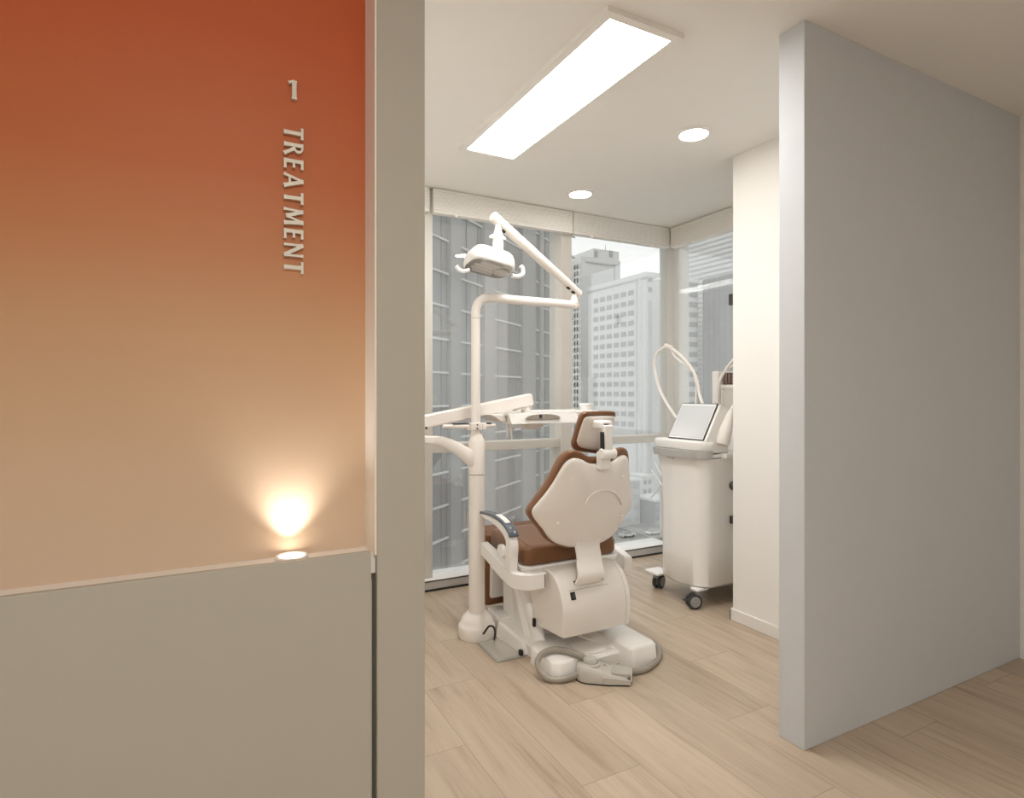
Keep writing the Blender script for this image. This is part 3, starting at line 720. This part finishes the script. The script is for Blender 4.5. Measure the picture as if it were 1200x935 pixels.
build(MB().box(gm.x-.0075-.02, gm.x+.0075-.02, 2.654, 2.661, g0.z+.006, g0.z+.024), 'display_button', M_DGREY, fp, bevel=.001)
for d_ in (-.017, .016, .024):
    build(MB().box(gm.x-.02+d_-.001, gm.x-.02+d_+.001, 2.656, 2.661, g0.z+.006, g0.z+.022), 'grip_mark', M_PEDAL, fp)
m = MB().puff(rrect(gm.x-.085, gm.x+.05, 2.70, 2.84, .05), [(.0, zt1+.004), (.004, zt1-.012), (.02, zt1-.028), (.035, zt1-.034)], lambda u, v, d: (u, v, d))
build(m, 'tray_boss', M_WHITE2, it)
m = MB(); m.prism([(TX0-.10, 2.70, zt0-.004), (TX0-.02, 2.70, zt0-.004), (TX0-.006, 2.70, zt1+.012), (TX0-.04, 2.70, zt1+.012)], (0, .18, 0))
build(m, 'side_holder', M_WHITE2, it, bevel=.006)
for i, (x_, l_) in enumerate(((594.5, 514), (598.5, 514.5), (601.5, 505))):
    t0 = at(x_-1, 492, Y=2.74); t1 = at(x_+1, l_, Y=2.74)
    build(MB().tube([t0, t0*.6+t1*.4, t0*.3+t1*.7, t1], [.006, .0075, .006, .004], 10), 'handpiece', M_CHROME if i == 2 else M_WHITE, it)
# cup
cpx = at(687, 482, Y=2.885)
zc0 = zt0+.002
cup = MB().lathe([(.034, zc0+.0005), (.036, zc0+.012), (.039, zc0+.034), (.0425, zc0+.035), (.0425, zc0+.041), (.040, zc0+.043), (.036, zc0+.036), (.026, zc0+.008)], (cpx.x, 2.885, 0), n=32)
tag(build(cup, 'paper_cup', M_CUP, loc=(cpx.x, 2.885, zc0)), 'small white paper cup on the instrument table behind the headrest', 'cup')

# ================================================================== FOOT CONTROL
fc = empty('foot_control', (1.53, 2.0, 0), 'grey foot pedal on the floor behind the chair base', 'foot pedal')
F0 = at(690, 789, Z=.02); F1 = at(737, 793, Z=.02)
F0.z = F1.z = 0
ax = (F1-F0).normalized(); ay = Vector((-ax.y, ax.x, 0))
def fp3(u, v, z): return F0+ax*u+ay*v+Vector((0, 0, z))
L_ = (F1-F0).length
def fout(r, l):
    o = []
    for k in range(13):
        a = R(90+180*k/12); o.append((r*math.cos(a), r*math.sin(a)))
    o += [(l*.5, -r*1.0), (l*.85, -r*.80), (l, -r*.72)]
    for k in range(1, 5): o.append((l+.010*math.sin(R(45*k)), -r*.72+r*1.44*k/5))
    o += [(l, r*.72), (l*.85, r*.80), (l*.5, r)]
    return o
r0 = .056
fo = fout(r0, L_)
def hgt(u): return .064-.026*max(0, min(1, (u-.03)/.09))
pb = MB()
rs = []
for ins, kz in ((0, 0), (.000, .25), (.003, .7), (.008, .92), (.016, 1.0)):
    k = 1-ins/r0
    rs.append([fp3(u*k+.0*ins, v*k, hgt(u)*kz+.003*(kz > 0)) for u, v in fo])
build(pb.rings(rs), 'pedal_body', M_PEDAL, fc, angle=50)
build(MB().puff(fo, [(-.002, 0), (-.002, .005)], lambda u, v, d: fp3(u, v, d)), 'sole', M_BLACK, fc)
build(MB().lathe([(.042, .058), (.042, .066), (.038, .071), (.034, .071), (.033, .066), (.030, .066), (.030, .080), (.026, .086), (.012, .088)], fp3(.006, .002, 0), n=28), 'dome_knob', M_PEDAL, fc)
tr_ = [fp3(u, v, z) for u, v, z in ((.095, -.042, .036), (L_+.006, -.034, .030), (L_+.006, .034, .030), (.095, .042, .036))]
tp = build(MB().prism(tr_, (0, 0, .016)), 'tread_plate', M_PEDALD, fc, bevel=.003)
for i in range(5):
    v = -.026+i*.013
    build(MB().prism([fp3(.105, v-.0012, .050), fp3(L_-.004, v-.0012, .0445), fp3(L_-.004, v+.0012, .0445), fp3(.105, v+.0012, .050)], (0, 0, .0025)), 'tread_ridge', M_PEDAL, tp)
for s_ in (-1, 1):
    build(MB().prism([fp3(.055, s_*.050, .006), fp3(L_+.008, s_*.040, .006), fp3(L_+.008, s_*.040, .026), fp3(.06, s_*.050, .034)], ay*(s_*.007)), 'guard_bar', M_PEDAL, fc, bevel=.002)
build(MB().prism([fp3(L_+.006, -.045, .02), fp3(L_+.006, .045, .02), fp3(L_+.006, .045, .045), fp3(L_+.006, -.045, .045)], ax*.007), 'guard_bar', M_PEDAL, fc, bevel=.002)
for s_ in (-1, 1):
    build(MB().lathe([(.006, 0), (.006, .008), (.003, .010)], fp3(.066, s_*.016, .050), n=12), 'indicator', M_CHROME, fc)
# hose: from the pedal round a loop over the base, then along the base edge to its right side
hz = .0135
hp_ = [fp3(-.045, -.022, .022), at(660, 796, Z=hz), at(645, 796, Z=hz), at(634.5, 788, Z=.03), at(630, 776, Z=.06), at(636, 765.5, Z=.088), at(650, 761, Z=.090), at(664, 762.5, Z=.090), at(680, 768.5, Z=.086), at(691, 773, Z=.060), at(702, 777, Z=.030), at(714, 781.5, Z=hz), at(728, 785.5, Z=hz), at(742, 787, Z=hz), at(757, 783.5, Z=hz), at(768, 775.5, Z=hz), at(773, 767, Z=hz), at(770.5, 758, Z=hz), at(764, 752, Z=.02)]
build(MB().tube(crv(hp_, 7), .0130, 14), 'hose', M_HOSE, fc)

# floor plate with cable
fpl = empty('floor_box', (1.25, 2.48, 0), 'flat grey cover plate on the floor beside the lamp post', 'floor plate')
cs = [at(559, 753, Z=.004), at(583, 776, Z=.004), at(616, 768.5, Z=.004), at(592, 746, Z=.004)]
build(MB().prism([Vector((c.x, c.y, .0005)) for c in cs], (0, 0, .006)), 'cover_plate', M_PLATE, fpl, bevel=.0015)
cc = sum(cs, Vector())/4
build(MB().prism([Vector((cc.x+(c.x-cc.x)*.86, cc.y+(c.y-cc.y)*.88, .0060)) for c in cs], (0, 0, .0012)), 'inset_panel', M_PEDAL, fpl)
cb = [at(566.5, 742.5, Z=.055), at(569, 739, Z=.072), at(573, 734, Z=.098), at(577.5, 734, Z=.098), at(580, 739, Z=.075), at(580, 745, Z=.04), at(579.5, 749, Z=.012)]
build(MB().tube(crv(cb, 6), .0048, 10), 'cable', M_BLACK, fpl)

# ================================================================== LASER CART
lc = empty('laser_cart', (2.66, 2.60, 0), 'white wheeled treatment cart with a tilted screen by the window corner', 'medical cart')
FXB, SY0, SY1, BX1 = 2.455, 2.405, 2.765, 2.90
def csec(z, grow=0, fx=0, r=.085, bow=.018, back=None):
    pts = []
    x0, x1, y0, y1 = FXB-grow+fx, back or BX1, SY0-grow, SY1+grow
    n = 8
    for k in range(n+1):                      # near front corner
        a = R(270-90*k/n); pts.append((x0+r+r*math.cos(a), y0+r+r*math.sin(a)))
    for k in range(1, 6): 
        t = k/6; pts.append((x0-bow*math.sin(PI*t), y0+r+(y1-y0-2*r)*t))
    for k in range(n+1):
        a = R(180-90*k/n); pts.append((x0+r+r*math.cos(a), y1-r+r*math.sin(a)))
    pts += [(x1, y1), (x1, y0)]
    return [(x, y, z) for x, y in pts]
body = MB().rings([csec(.118, -.006), csec(.124, 0), csec(.30, 0), csec(.55, .000), csec(.70, .004), csec(.79, .010, -.006), csec(.838, .013, -.012)])
cb_ = build(body, 'cart_body', M_WHITE, lc, angle=50)
build(MB().rings([csec(.114, -.002), csec(.118, -.002)]), 'base_plate', M_PEDAL, lc)
band = MB().rings([csec(.842, .016, -.014, back=2.515), csec(.842, .026, -.022, back=2.515), csec(.884, .028, -.026, back=2.520), csec(.884, .018, -.02, back=2.520)])
build(band, 'silver_band', M_SILVER, lc, angle=50)
head = MB().rings([csec(.884, .012, -.010, .05, .01, 2.525), csec(.892, .016, -.014, .05, .01, 2.525), csec(.930, .016, -.014, .05, .01, 2.530), csec(.938, .010, -.010, .05, .01, 2.525)])
build(head, 'top_housing', M_WHITE, lc, angle=50)
build(MB().rings([csec(.838, .008, -.012), csec(.842, .008, -.012)]), 'shadow_gap', M_DGREY, lc)
lg_ = at(790, 523.5, X=2.424)
build(MB().box(2.4215, 2.4265, lg_.y-.020, lg_.y+.020, lg_.z-.004, lg_.z+.004), 'badge', M_SILVER, lc, bevel=.001)
lg_ = at(786, 536.5, X=2.409)
build(MB().box(2.398, 2.408, lg_.y-.026, lg_.y+.026, lg_.z-.003, lg_.z+.003), 'badge', M_PEDAL, lc)
# screen
c_bl = at(782.5, 513.5, X=2.470); c_br = at(823.8, 517, X=2.470); c_tr = at(841.7, 472.6, X=2.585); c_tl = at(799.7, 472.4, X=2.585)
c_bl.z = c_br.z = .942; ztop = (c_tl.z+c_tr.z)/2; c_tl.z = c_tr.z = ztop
ysa, ysb = (c_br.y+c_tr.y)/2, (c_bl.y+c_tl.y)/2
def sp3(s_, t, d):                            # s across 0..1, t up 0..1, d outwards
    nx, nz = -(ztop-.942), .115; l = math.hypot(nx, nz)
    return Vector((2.470+.115*t+nx/l*d, ysa+(ysb-ysa)*s_, .942+(ztop-.942)*t+nz/l*d))
m = MB(); m.prism([sp3(0, 0, 0), sp3(1, 0, 0), sp3(1, 1, 0), sp3(0, 1, 0)], sp3(0, 0, -.007)-sp3(0, 0, 0))
sc_ = build(m, 'screen', M_DGREY, lc, bevel=.002)
build(MB().prism([sp3(.022, .022, .0003), sp3(.978, .022, .0003), sp3(.978, .972, .0003), sp3(.022, .972, .0003)], sp3(0, 0, .0015)-sp3(0, 0, 0)), 'bezel', M_SILLM, sc_)
build(MB().prism([sp3(.045, .05, .0018), sp3(.955, .05, .0018), sp3(.955, .93, .0018), sp3(.045, .93, .0018)], sp3(0, 0, .0022)-sp3(0, 0, 0)), 'display', M_SCREEN, sc_)
# wedge housing behind the screen
m = MB(); m.prism([sp3(-.04, 0, -.0075), sp3(-.04, .985, -.0075), Vector((2.65, sp3(-.04, 0, 0).y, ztop-.03)), Vector((2.66, sp3(-.04, 0, 0).y, .868)), Vector((2.50, sp3(-.04, 0, 0).y, .868))], (0, (ysb-ysa)*1.08, 0))
build(m, 'screen_housing', M_WHITE, lc, bevel=.008)
# casters
def caster(x, y, parent, yaw):
    cs_ = build(MB().lathe([(.013, .072), (.013, .115)], (x, y, 0), n=14).box(x-.018, x+.018, y-.016, y+.016, .066, .080), 'caster', M_WHEEL, parent)
    c, s_ = math.cos(yaw), math.sin(yaw)
    wx, wy = x-.018*c, y-.018*s_
    for o in (-.015, .015):
        T = Matrix.Translation((wx-s_*o, wy+c*o, .041)) @ Matrix.Rotation(yaw, 4, 'Z')
        build(MB().lathe([(.033, -.011), (.041, -.008), (.041, .008), (.033, .011)], (0, 0, 0), 'Y', 24).xf(T), 'wheel', M_TYRE, cs_)
        for e in (-1, 1):
            build(MB().lathe([(.031, 0), (.028, .0035*e)], (0, .0105*e, 0), 'Y', 20).xf(T), 'hub_cap', M_WHEEL, cs_)
    T = Matrix.Translation((wx, wy, .058)) @ Matrix.Rotation(yaw, 4, 'Z')
    build(MB().box(-.062, -.024, -.009, .009, -.012, -.004).box(-.03, .02, -.006, .006, -.004, .026).xf(T), 'brake_pedal', M_DGREY, cs_, bevel=.002)
    return cs_
build(MB().box(2.445, 2.56, 2.745, 2.865, .100, .116), 'caster_arm', M_WHITE, lc, bevel=.006)
build(MB().box(2.44, 2.53, 2.42, 2.475, .100, .116), 'caster_arm', M_WHITE, lc, bevel=.006)
caster(2.505, 2.815, lc, R(200))
caster(2.468, 2.452, lc, R(-20))
caster(2.84, 2.47, lc, R(60))
caster(2.84, 2.72, lc, R(60))
build(MB().box(2.78, 2.93, 2.43, 2.47, .098, .116), 'caster_arm', M_WHITE, lc, bevel=.006)
build(MB().box(2.78, 2.93, 2.70, 2.75, .098, .116), 'caster_arm', M_WHITE, lc, bevel=.006)
# hoses overhead
h1 = [(796, 492, 2.60), (791, 487, 2.63), (781.4, 472.4, 2.66), (772.7, 455, 2.68), (768, 436, 2.70), (767, 424, 2.70), (770.8, 412.7, 2.70), (781.4, 406.3, 2.70), (792, 411.8, 2.70), (803.5, 422.4, 2.70), (813, 436, 2.70), (817.5, 449, 2.70), (819.5, 461, 2.70), (823, 472, 2.69), (825, 480, 2.68)]
build(MB().tube(crv([at(x, y, X=xx) for x, y, xx in h1], 6), .0098, 12), 'hose', M_WHITE2, lc)
h2 = [(786.5, 408, 2.71), (791.5, 418, 2.72), (803.5, 427.5, 2.72), (812, 435.5, 2.715)]
build(MB().tube(crv([at(x, y, X=xx) for x, y, xx in h2], 6), .0075, 10), 'hose', M_WHITE2, lc)
build(MB().tube([at(815.5, 478, X=2.73), at(815.8, 450, X=2.73), at(812, 434, X=2.72)], .006, 10), 'hose_support', M_WHITE, lc)
q = at(784, 406, X=2.70)
build(MB().tube([q+Vector((0, .035, .012)), q, q+Vector((0, -.035, -.010))], .012, 10), 'hose_clip', M_WHITE2, lc)
# thin leads hanging at the far side
build(MB().tube([at(763, 550, X=2.62), at(776, 569, X=2.60)], .004, 8), 'lead', M_WHITE, lc)
build(MB().tube([at(763, 583, X=2.62), at(778, 566, X=2.60)], .004, 8), 'lead', M_WHITE, lc)
build(MB().tube([at(767, 541, X=2.63), at(778, 562, X=2.60)], .003, 8), 'lead', M_WHITE, lc)
# handpiece in its holder on the near side
Yp = 2.375
hb = at(846, 521, Y=Yp); ht = at(857, 481, Y=Yp)
build(MB().tube([hb, hb*.9+ht*.1, hb*.55+ht*.45, hb*.2+ht*.8, ht], [.030, .038, .035, .022, .014], 18), 'laser_handpiece', M_WHITE2, lc)
build(MB().tube(crv([ht, at(860, 476, Y=Yp), at(870, 470, Y=Yp+.03), at(873, 480, Y=Yp+.05)], 6), .010, 10), 'hose', M_WHITE2, lc)
build(MB().tube(crv([at(857, 482, Y=Yp+.10), at(850, 481, Y=Yp+.12), at(843, 474, Y=Yp+.15), at(838, 470, X=2.70)], 6), .006, 10), 'hose', M_WHITE2, lc)
hl = at(846, 526, Y=2.40)
build(MB().box(2.60, 2.78, 2.36, 2.46, .838, .866), 'handpiece_holder', M_WHITE, lc, bevel=.005)
build(MB().box(2.532, BX1, 2.398, SY1+.008, .836, .862), 'rear_deck', M_WHITE, lc, bevel=.006)
hk = at(857.5, 569, Y=2.395)
build(MB().lathe([(.022, .012), (.026, 0), (.022, -.010)], (hk.x+.01, 2.395, hk.z), 'Y', 20), 'side_socket', M_DGREY, lc)
hk = at(857.5, 609, Y=2.395)
build(MB().box(hk.x-.008, hk.x+.03, 2.385, 2.406, hk.z-.022, hk.z+.022), 'side_latch', M_DGREY, lc, bevel=.004)

# ---- second machine behind it
d2 = empty('treatment_device', (3.03, 2.62, 0), 'cream cabinet device with a brown grille behind the laser cart', 'medical device')
q0 = at(834, 435, X=2.94); q1 = at(842, 435, X=2.94); ztp = q0.z
build(MB().box(2.94, 3.10, q1.y, q0.y, .06, ztp), 'side_column', M_WHITE2, d2, bevel=.008)
g_ = at(846, 449, X=2.96); gt = at(846, 437, X=2.96)
build(MB().box(2.955, 3.10, 2.42, q1.y, .06, g_.z-.01), 'cabinet', M_WHITE2, d2, bevel=.008)
build(MB().box(2.975, 3.10, 2.42, q1.y-.02, g_.z-.012, gt.z), 'vent_box', M_VENT, d2)
gv = d2
for i in range(8):
    y_ = g_.y-.0+.0 - i*.026
    build(MB().box(2.968, 2.98, y_-.007, y_+.007, g_.z, gt.z-.004), 'vent_slat', mat('brown_slat', (.26, .18, .15), .6), d2)
ft = at(845, 455, X=2.95); fb_ = at(845, 500, X=2.95)
build(MB().box(2.944, 2.957, 2.44, q1.y-.03, fb_.z, ft.z).box(2.940, 2.956, q1.y-.045, q1.y-.03, fb_.z, ft.z).box(2.940, 2.956, 2.44, q1.y-.03, ft.z-.012, ft.z), 'front_door', M_FRAME, d2, bevel=.003)
build(MB().tube(crv([at(842, 500, X=2.90), at(840.5, 470, X=2.91), at(843, 448, X=2.91), at(850, 434, X=2.91), at(860, 421, X=2.91), at(872, 410, X=2.91), at(880, 420, X=2.93), at(884, 450, X=2.95)], 6), .009, 10), 'hose', M_WHITE2, d2)
build(MB().tube(crv([at(851, 434, X=2.92), at(861, 427, X=2.92), at(872, 420, X=2.92), at(880, 430, X=2.95)], 6), .008, 10), 'hose', M_WHITE2, d2)
for y_ in (2.46, q0.y-.04):
    for x_ in (2.97, 3.07):
        build(MB().lathe([(.022, 0), (.022, .05), (.016, .06), (.014, .07)], (x_, y_, 0), n=14), 'foot', M_DGREY, d2)

# ================================================================== THE CITY OUTSIDE
GZ = -34.0
M_STREET = mat('street_asphalt', (.30, .30, .295), .9, var=.25, scale=.05)
M_OFF = mat('pale_concrete', (.60, .605, .60), .85, var=.03, scale=.08)
M_OFF2 = mat('pale_stone', (.58, .585, .58), .85, var=.03, scale=.05)
M_WIN = mat('far_window_glass', (.33, .335, .335), .45, var=.10, scale=.15)
M_WIN2 = mat('far_tower_glass', (.50, .505, .505), .9, var=.08, scale=.05)
M_TG = mat('grey_curtain_glass', (.235, .24, .24), .30, var=.10, scale=.12)
M_TL = mat('curtain_wall_line', (.52, .52, .51), .6, var=.02)
M_TPIER = mat('pale_tower_pier', (.295, .296, .29), .6, var=.04)
M_TDARK = mat('dark_tower_glass', (.222, .224, .22), .3, var=.08, scale=.1)
M_LOUV = mat('louvre_grey', (.46, .465, .465), .7, var=.03)
M_PARK = mat('low_building_grey', (.40, .405, .40), .85, var=.06, scale=.1)

tag(build(MB().box(-100, 600, 6, 600, GZ-1, GZ), 'street', M_STREET), 'grey streets far below the windows', 'street', kind='structure')
# pale office block
oc = empty('office_building', (138, 164, GZ), 'pale office block with a grid of grey windows in the middle window', 'building')
CXb, CYb = 126.8, 147.9
build(MB().box(CXb, 149.6, CYb, 179.7, GZ, 38.9).box(CXb+.0, 149.6, CYb, 179.7, 38.9, 40.5), 'facade', M_OFF, oc)
build(MB().box(CXb-.25, 149.8, CYb-.25, 180, 38.4, 39.0), 'parapet_line', M_LOUV, oc)
for xx, yy in ((CXb, 0),):
    for k_, py in enumerate((745.5, 751)):
        q = at(py, 400, X=CXb).y
        build(MB().box(CXb-.5, CXb, q-.5, q+.5, GZ, 38.4), 'facade_rib', M_OFF2, oc)
proto = None
def pane(x0, x1, y0, y1, z0, z1, parent, m, name='window'):
    return build(MB().box(x0, x1, y0, y1, z0, z1), name, m, parent)
rowz = [at(739.7, 343, X=CXb).z-i*(11.85/FPX*at(739.7, 343, X=CXb).dot(FW)) for i in range(15)]
cols = [(698.4, 6), (706, 6.3), (714, 6.5), (722.3, 6.6), (730.8, 6.9), (739.7, 7.6)]
for x_, w_ in cols:
    ya = at(x_-w_/2+.4, 400, X=CXb).y; yb = at(x_+w_/2-.4, 400, X=CXb).y
    for i, z_ in enumerate(rowz[:14]):
        pane(CXb-.12, CXb+.3, yb, ya, z_-.85, z_+.80, oc, M_WIN)
zst = at(761.8, 352, Y=CYb).z
xa, xb_ = at(759.5, 400, Y=CYb).x, at(764, 400, Y=CYb).x
pane(xa, xb_, CYb-.12, CYb+.3, -24, zst, oc, M_WIN2, 'stair_glazing')
for y_ in (327.5, 339.5):
    z_ = at(761.8, y_, Y=CYb).z; pane(xa, xb_, CYb-.12, CYb+.3, z_-.8, z_+.8, oc, M_WIN)
xa, xb_ = at(774.5, 400, Y=CYb).x, at(784, 400, Y=CYb).x
xc, xd = at(806, 400, Y=CYb).x, at(817.2, 400, Y=CYb).x
z0_ = at(778, 329.3, Y=CYb).z
for i in range(14):
    z_ = z0_-i*(rowz[0]-rowz[1])
    pane(xc, xd, CYb-.12, CYb+.3, z_-.95, z_+.75, oc, M_WIN)
    if i < 3: pane(xa, xb_, CYb-.12, CYb+.3, z_-.95, z_+.75, oc, M_WIN)
mb = MB()
for i in range(3, 14):
    z_ = z0_-i*(rowz[0]-rowz[1]); mb.box(xa, xb_, CYb-.12, CYb+.3, z_-.95, z_+.75)
tag(build(mb, 'window_bay', M_WIN, oc), kind='stuff')
# tower behind it
tb = empty('apartment_tower', (0, 0, GZ), 'taller pale tower with a blank side rising behind the pale office block', 'building')
B0 = at(681, 300, D=262); B1 = at(727, 300, Y=B0.y)
tb.location = ((B0.x+B1.x)/2, B0.y+12, GZ)
build(MB().box(B0.x, B1.x, B0.y, B0.y+46, GZ, B0.z), 'facade', M_OFF2, tb)
pp = at(694, 291.5, Y=B0.y+2)
build(MB().box(pp.x, B1.x, B0.y+1, B0.y+22, B0.z-8, pp.z), 'penthouse', M_OFF2, tb)
a0_, a1_ = at(686, 305.5, Y=B0.y), at(720.5, 310, Y=B0.y)
build(MB().box(a0_.x, a1_.x, B0.y-.5, B0.y, a0_.z-.7, a0_.z).box(a1_.x-.5, a1_.x, B0.y-.5, B0.y, GZ, a0_.z), 'wall_moulding', M_LOUV, tb)
for x_ in (698, 715.8):
    q = at(x_, 297.5, Y=B0.y+1); pane(q.x-.9, q.x+.9, B0.y+.6, B0.y+1.2, q.z-1.4, q.z+1.4, tb, M_WIN)
q = at(709.5, 288, Y=B0.y+8)
build(MB().lathe([(.25, 0), (.12, 4.5)], (q.x, q.y, pp.z), n=8), 'mast', M_LOUV, tb)
for x_ in (672.5, 675.5, 678.6):
    ya = at(x_, 400, X=B0.x).y
    for i in range(24):
        z_ = B0.z-4-i*3.1
        pane(B0.x-.2, B0.x+.3, ya-1.6, ya+1.6, z_-1.0, z_+.8, tb, M_WIN2)
# louvred tower seen through the right window
D0 = at(802.5, 300, D=240); lt = empty('louvred_tower', (D0.x+15, D0.y-40, GZ), 'white tower with close horizontal bands in the right window', 'building')
ztop_ = D0.z+34
build(MB().box(D0.x, D0.x+30, D0.y-88, D0.y, GZ, ztop_), 'facade', M_OFF, lt)
zz = ztop_-1
n_ = 0
while zz > -22 and n_ < 95:
    build(MB().box(D0.x-.35, D0.x, D0.y-88, D0.y, zz-.64, zz), 'louvre_band', M_LOUV, lt); zz -= 1.88; n_ += 1
# darker glass block in front of it
E0 = at(824, 328, D=196); et = empty('glass_block', (E0.x+10, E0.y-30, GZ), 'grey glass block below the banded tower in the right window', 'building')
build(MB().box(E0.x, E0.x+22, E0.y-62, E0.y, GZ, E0.z), 'facade', M_TDARK, et)
for i in range(16):
    z_ = E0.z-i*3.9
    build(MB().box(E0.x-.2, E0.x, E0.y-62, E0.y, z_-.5, z_), 'floor_line', M_TG, et)
for i in range(26):
    y_ = E0.y-i*2.3
    build(MB().box(E0.x-.25, E0.x, y_-.2, y_, GZ, E0.z), 'mullion', M_TG, et)
# near grey glass tower filling the left window
az = R(52.6); du = Vector((math.sin(az), math.cos(az), 0)); dn = Vector((du.y, -du.x, 0))   # towards our building
A0 = Vector((21.3, 57.7, 0)); 
ta = empty('glass_tower', (30, 66, GZ), 'grey glass tower with sloping white floor lines close behind the left window', 'building')
def fbx(m, s0, s1, n0, n1, z0, z1):
    c = [A0+du*s0+dn*n0, A0+du*s1+dn*n0, A0+du*s1+dn*n1, A0+du*s0+dn*n1]
    return m.hexa([Vector((p.x, p.y, z0)) for p in c]+[Vector((p.x, p.y, z1)) for p in c])
build(fbx(MB(), -22, 36, -24, 0, GZ, 46), 'glazing', M_TG, ta)
for i in range(21):
    z_ = 17.55+3.52*(7-i)
    build(fbx(MB(), -22, 45, -.1, .22, z_-.11, z_+.11), 'floor_line', M_TL, ta)
def s_at(x):
    v = ray(x, 400); v.z = 0
    # A0 + du*s = v*t
    det = du.x*(-v.y)-du.y*(-v.x)
    return ((-A0.x)*(-v.y)-(-A0.y)*(-v.x))/det
for x0_, x1_, mm_ in ((524, 536, M_TPIER), (537, 541, M_TG), (564, 576, M_TPIER), (577, 609, M_TDARK), (609, 624, M_TPIER), (630, 634, M_TPIER)):
    build(fbx(MB(), s_at(x0_), s_at(x1_), 0, .5 if mm_ is M_TPIER else .06, GZ, 46), 'pier', mm_, ta)
for i in range(24):
    s_ = -20+i*2.7
    build(fbx(MB(), s_-.05, s_+.05, 0, .1, GZ, 46), 'mullion', M_TDARK, ta)
# low buildings by the street
def lowb(x0, x1, ytop, dist, depth, label, rows, cols_, m_):
    a = at(x0, ytop, D=dist); c = at(x1, ytop, Y=a.y)
    e = empty('low_building', ((a.x+c.x)/2, a.y+depth/2, GZ), label, 'building', 'low buildings along the street')
    build(MB().box(a.x, c.x, a.y, a.y+depth, GZ, a.z), 'block', m_, e)
    build(MB().box(a.x-.3, c.x+.3, a.y-.3, a.y+depth+.3, a.z, a.z+.6), 'roof_edge', M_OFF, e)
    w_ = (c.x-a.x)/cols_; hh = (a.z-GZ)/rows
    for i in range(rows):
        for k_ in range(cols_):
            build(MB().box(a.x+w_*(k_+.2), a.x+w_*(k_+.8), a.y-.15, a.y+.2, GZ+hh*(i+.3), GZ+hh*(i+.78)), 'window', M_WIN, e)
lowb(716, 750, 566, 156, 8, 'low grey building seen just right of the chair backrest, below the office block', 4, 4, M_PARK)
lowb(753, 764, 560, 172, 6, 'narrow pale low building between backrest and cart, below the office block', 4, 2, M_OFF)
lowb(767, 790, 588, 156, 8, 'low building half hidden by the cart at street level', 3, 3, M_TG)
# cars on the street
def car(x, y, col, label):
    p = at(x, y, Z=GZ)
    e = empty('car', p, label, 'car', 'cars on the street below')
    b_ = build(MB().hexa([(p.x-2.1, p.y-.9, GZ+.35), (p.x+2.1, p.y-.9, GZ+.35), (p.x+2.1, p.y+.9, GZ+.35), (p.x-2.1, p.y+.9, GZ+.35), (p.x-2.1, p.y-.85, GZ+.85), (p.x+2.1, p.y-.85, GZ+.85), (p.x+2.1, p.y+.85, GZ+.85), (p.x-2.1, p.y+.85, GZ+.85)]), 'car_body', col, e, bevel=.12)
    build(MB().hexa([(p.x-1.7, p.y-.82, GZ+.83), (p.x+1.2, p.y-.82, GZ+.83), (p.x+1.2, p.y+.82, GZ+.83), (p.x-1.7, p.y+.82, GZ+.83), (p.x-1.2, p.y-.65, GZ+1.4), (p.x+.6, p.y-.65, GZ+1.4), (p.x+.6, p.y+.65, GZ+1.4), (p.x-1.2, p.y+.65, GZ+1.4)]), 'cabin', M_WIN, e, bevel=.1)
    for sx in (-1.3, 1.3):
        for sy in (-.8, .8):
            build(MB().lathe([(.33, -.1), (.33, .1)], (p.x+sx, p.y+sy, GZ+.33), 'Y', 16), 'wheel', M_TYRE, e)
car(735, 629, M_OFF, 'white car on the street just right of the chair seat')
car(766, 626, M_OFF2, 'pale car on the street beside the cart')

# ================================================================== LIGHT
w = bpy.data.worlds.new('overcast'); S.world = w; w.use_nodes = True
N, L = w.node_tree.nodes, w.node_tree.links
bg = N['Background']; bg.inputs[0].default_value = (1, 1, 1, 1); bg.inputs[1].default_value = 1.44
sd = bpy.data.lights.new('facade_fill_sun', 'SUN'); sd.energy = 1.1; sd.angle = R(60); sd.color = (1, .985, .96)  # broad sun added to lift the pale facades in place of distance haze
so_ = bpy.data.objects.new('facade_fill_sun', sd); COL.objects.link(so_)
so_.rotation_euler = Vector((.62, .66, -.42)).to_track_quat('-Z', 'Y').to_euler()
# unseen fill lamp, added to brighten the camera's side of the doorway
cdl = bpy.data.lights.new('corridor_fill', 'AREA'); cdl.shape = 'DISK'; cdl.size = .16; cdl.energy = 30; cdl.color = (1, .985, .95)
co_ = bpy.data.objects.new('corridor_fill', cdl); COL.objects.link(co_); co_.location = (.15, -.8, CZ-.02)

S.view_settings.view_transform = 'Standard'; S.view_settings.look = 'None'
S.view_settings.exposure = 0.08; S.view_settings.gamma = 1; S.view_settings.use_curve_mapping = False
S.cycles.max_bounces = 12; S.cycles.transparent_max_bounces = 16; S.cycles.diffuse_bounces = 6
S.cycles.sample_clamp_indirect = 6
